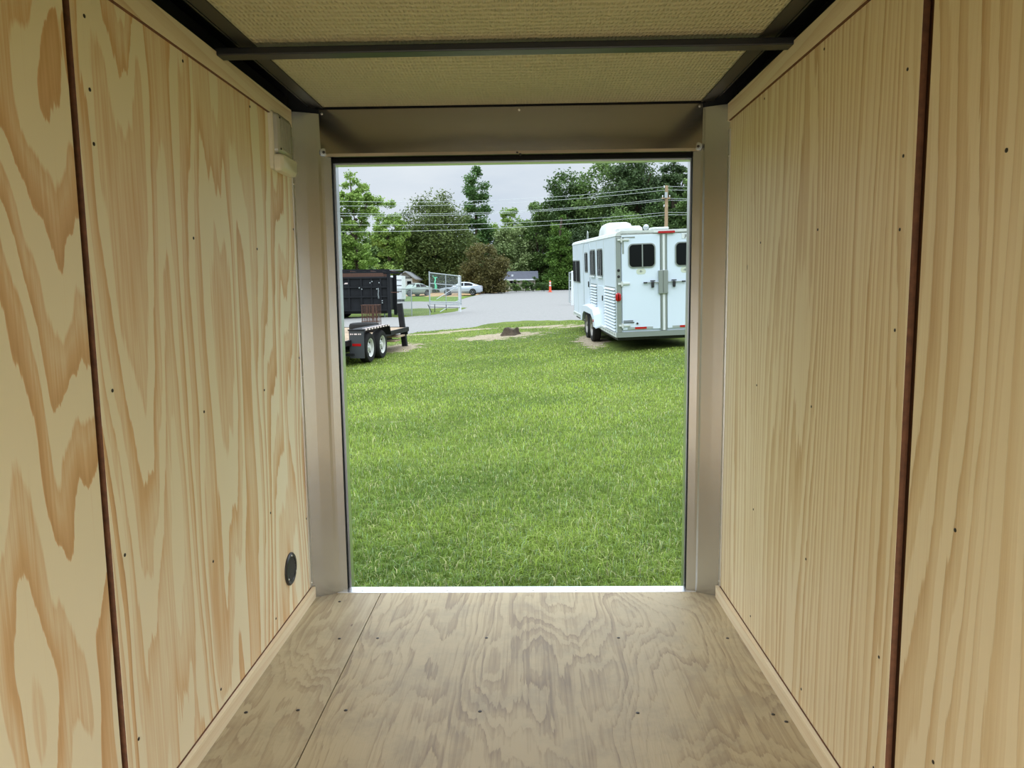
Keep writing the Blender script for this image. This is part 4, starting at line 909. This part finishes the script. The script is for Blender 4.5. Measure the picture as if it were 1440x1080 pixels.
BG = ((116, 144, 66), (158, 182, 100)); DK = ((66, 90, 50), (100, 124, 70)); MD = ((82, 108, 56), (118, 142, 78)); OK = ((76, 92, 48), (114, 128, 72)); OL = ((84, 82, 46), (116, 108, 64)); PA = ((124, 142, 90), (164, 178, 122)); TL = ((72, 104, 56), (108, 140, 78)); BD = ((60, 80, 50), (92, 112, 68))
tree('broadleaf_tree', 'tall bright green airy tree at far left, above the black trailers', 503, 72, 236, 74, 'airy', BG, 11000, .17, .2, 55)
tree('broadleaf_tree', 'bushy bright green tree low at far left, behind the pale pole', 492, 78, 300, 60, 'round', MD, 9000, .2, .05, 60)
tree('broadleaf_tree', 'bright green tree partly hidden by the left door edge', 455, 72, 250, 90, 'round', BG, 9000, .2, .05)
tree('broadleaf_tree', 'light green spreading tree between the far left tree and the brown-green oak', 548, 96, 281, 66, 'airy', BG, 10000, .2, .1, 60)
tree('broadleaf_tree', 'dense mid green tree lower down, left of the brown-green oak', 540, 103, 335, 80, 'round', MD, 11000, .22, .0, 60)
tree('oak_tree', 'large rounded brownish green oak left of the doorway centre', 613, 100, 266, 106, 'round', OK, 26000, .2, .03, 110)
tree('oak_tree', 'dark brownish green oak crown leaning behind the gate panel', 645, 104, 312, 62, 'round', OK, 11000, .22, .0, 60)
tree('broadleaf_tree', 'dark oak skirt of low growth behind the pale green car', 588, 104, 330, 60, 'round', MD, 9000, .22, .0)
tree('tall_tree', 'tall narrow green tree standing alone against the sky', 672, 112, 230, 54, 'tall', TL, 13000, .22, .15, 60)
tree('small_tree', 'small rounded olive brown tree right behind the silver sedan', 683, 90, 342, 62, 'round', OL, 13000, .15, .0, 70)
tree('broadleaf_tree', 'pale yellowish green tree right of the olive tree, above the low house', 722, 112, 312, 62, 'round', PA, 12000, .22, .05, 60)
tree('broadleaf_tree', 'wispy light green treetop behind the pale yellowish tree', 724, 118, 287, 74, 'airy', BG, 8000, .24, .2, 50)
tree('broadleaf_tree', 'mid green tree rising behind the right end of the low house', 756, 113, 276, 58, 'round', MD, 12000, .22, .0, 60)
tree('conifer_tree', 'pointed bright green conical tree left of the horse trailer', 788, 101, 281, 54, 'cone', ((70, 100, 42), (112, 142, 62)), 16000, .17, .0, 90)
tree('broadleaf_tree', 'tall dark green tree top against the sky, above the conical tree', 800, 112, 224, 76, 'tall', DK, 16000, .24, .1, 70)
tree('broadleaf_tree', 'dark green low tree just left of the horse trailer front', 822, 103, 318, 60, 'round', BD, 12000, .2, .0, 60)
tree('broadleaf_tree', 'broad dark green tree rising behind the horse trailer air conditioner', 850, 110, 214, 92, 'round', MD, 18000, .25, .05, 80)
tree('broadleaf_tree', 'dense very dark green tree left of the wooden utility pole', 895, 106, 204, 96, 'round', BD, 20000, .25, .05, 80)
tree('broadleaf_tree', 'mid green lower tree behind the horse trailer roof hatch', 880, 98, 290, 80, 'round', MD, 14000, .2, .0, 70)
tree('broadleaf_tree', 'green tree behind the wooden utility pole', 935, 102, 262, 66, 'round', DK, 12000, .22, .0, 60)
tree('pine_tree', 'tall thin-topped pine with bare trunk beside the utility pole', 945, 108, 196, 60, 'airy', BD, 8000, .2, .45, 45)
tree('broadleaf_tree', 'airy light tree at the right door edge', 975, 100, 226, 60, 'airy', MD, 9000, .22, .1, 50)
tree('broadleaf_tree', 'green tree mostly hidden beyond the right door edge', 1030, 100, 250, 110, 'round', DK, 12000, .25, .0, 60)
for i, (px, top, wp, c) in enumerate(((701, 391, 17, MD), (714, 393, 14, PA), (726, 392, 15, MD), (739, 394, 15, MD), (750, 389, 17, DK), (765, 397, 14, DK))):
    tree('bush', ['low green bush at the foot of the olive tree', 'pale green bush at the left front of the low house', 'green bush before the middle of the low house', 'green bush before the right part of the low house', 'dark green bush at the right corner of the low house', 'dark low bush right of the low house'][i], px, 94.5+i*.2, top, wp, 'round', c, 1800, .10, .0, 18, trunk=None, group='bushes before the low house', cat='bush')
# continuous woodland behind the named trees
rng = np.random.default_rng(5); n = 60000; pxs = rng.uniform(380, 1150, n); Yv = rng.uniform(122, 136, n)
topv = np.interp(pxs, [380, 470, 540, 600, 700, 740, 800, 1150], [330, 345, 352, 345, 338, 325, 285, 260]) + 6*np.sin(pxs*.13)+4*np.sin(pxs*.31)
hor = 415; X = (pxs-743)*Yv/1048; Zt = 1.07+(hor-topv)*Yv/1048; Zb = np.array([T(float(x), float(y)) for x, y in zip(X, Yv)]); P = np.stack([X, Yv, Zb+(Zt-Zb)*rng.random(n)**.8], 1)
nrm = rng.normal(size=(n, 3)); nrm[:, 2] = abs(nrm[:, 2])+.4; nrm /= np.linalg.norm(nrm, axis=1)[:, None]; a = np.cross(nrm, rng.normal(size=(n, 3))); a /= np.linalg.norm(a, axis=1)[:, None]; b2 = np.cross(nrm, a); s_ = rng.uniform(.22, .48, n)[:, None]
V = np.stack([P-a*s_, P-b2*s_*.6, P+a*s_, P+b2*s_*.6], 1).reshape(-1, 3)
mf = rng.random(n)[:, None]; col = lc(50, 72, 34)*(1-mf)+lc(78, 102, 48)*mf
tag(set_mesh('woodland', V, np.arange(n*4).reshape(-1, 4), m_leaf, np.repeat(col, 4, 0)), 'continuous dark green woodland filling the gaps behind the nearer trees', 'woodland', kind='stuff')
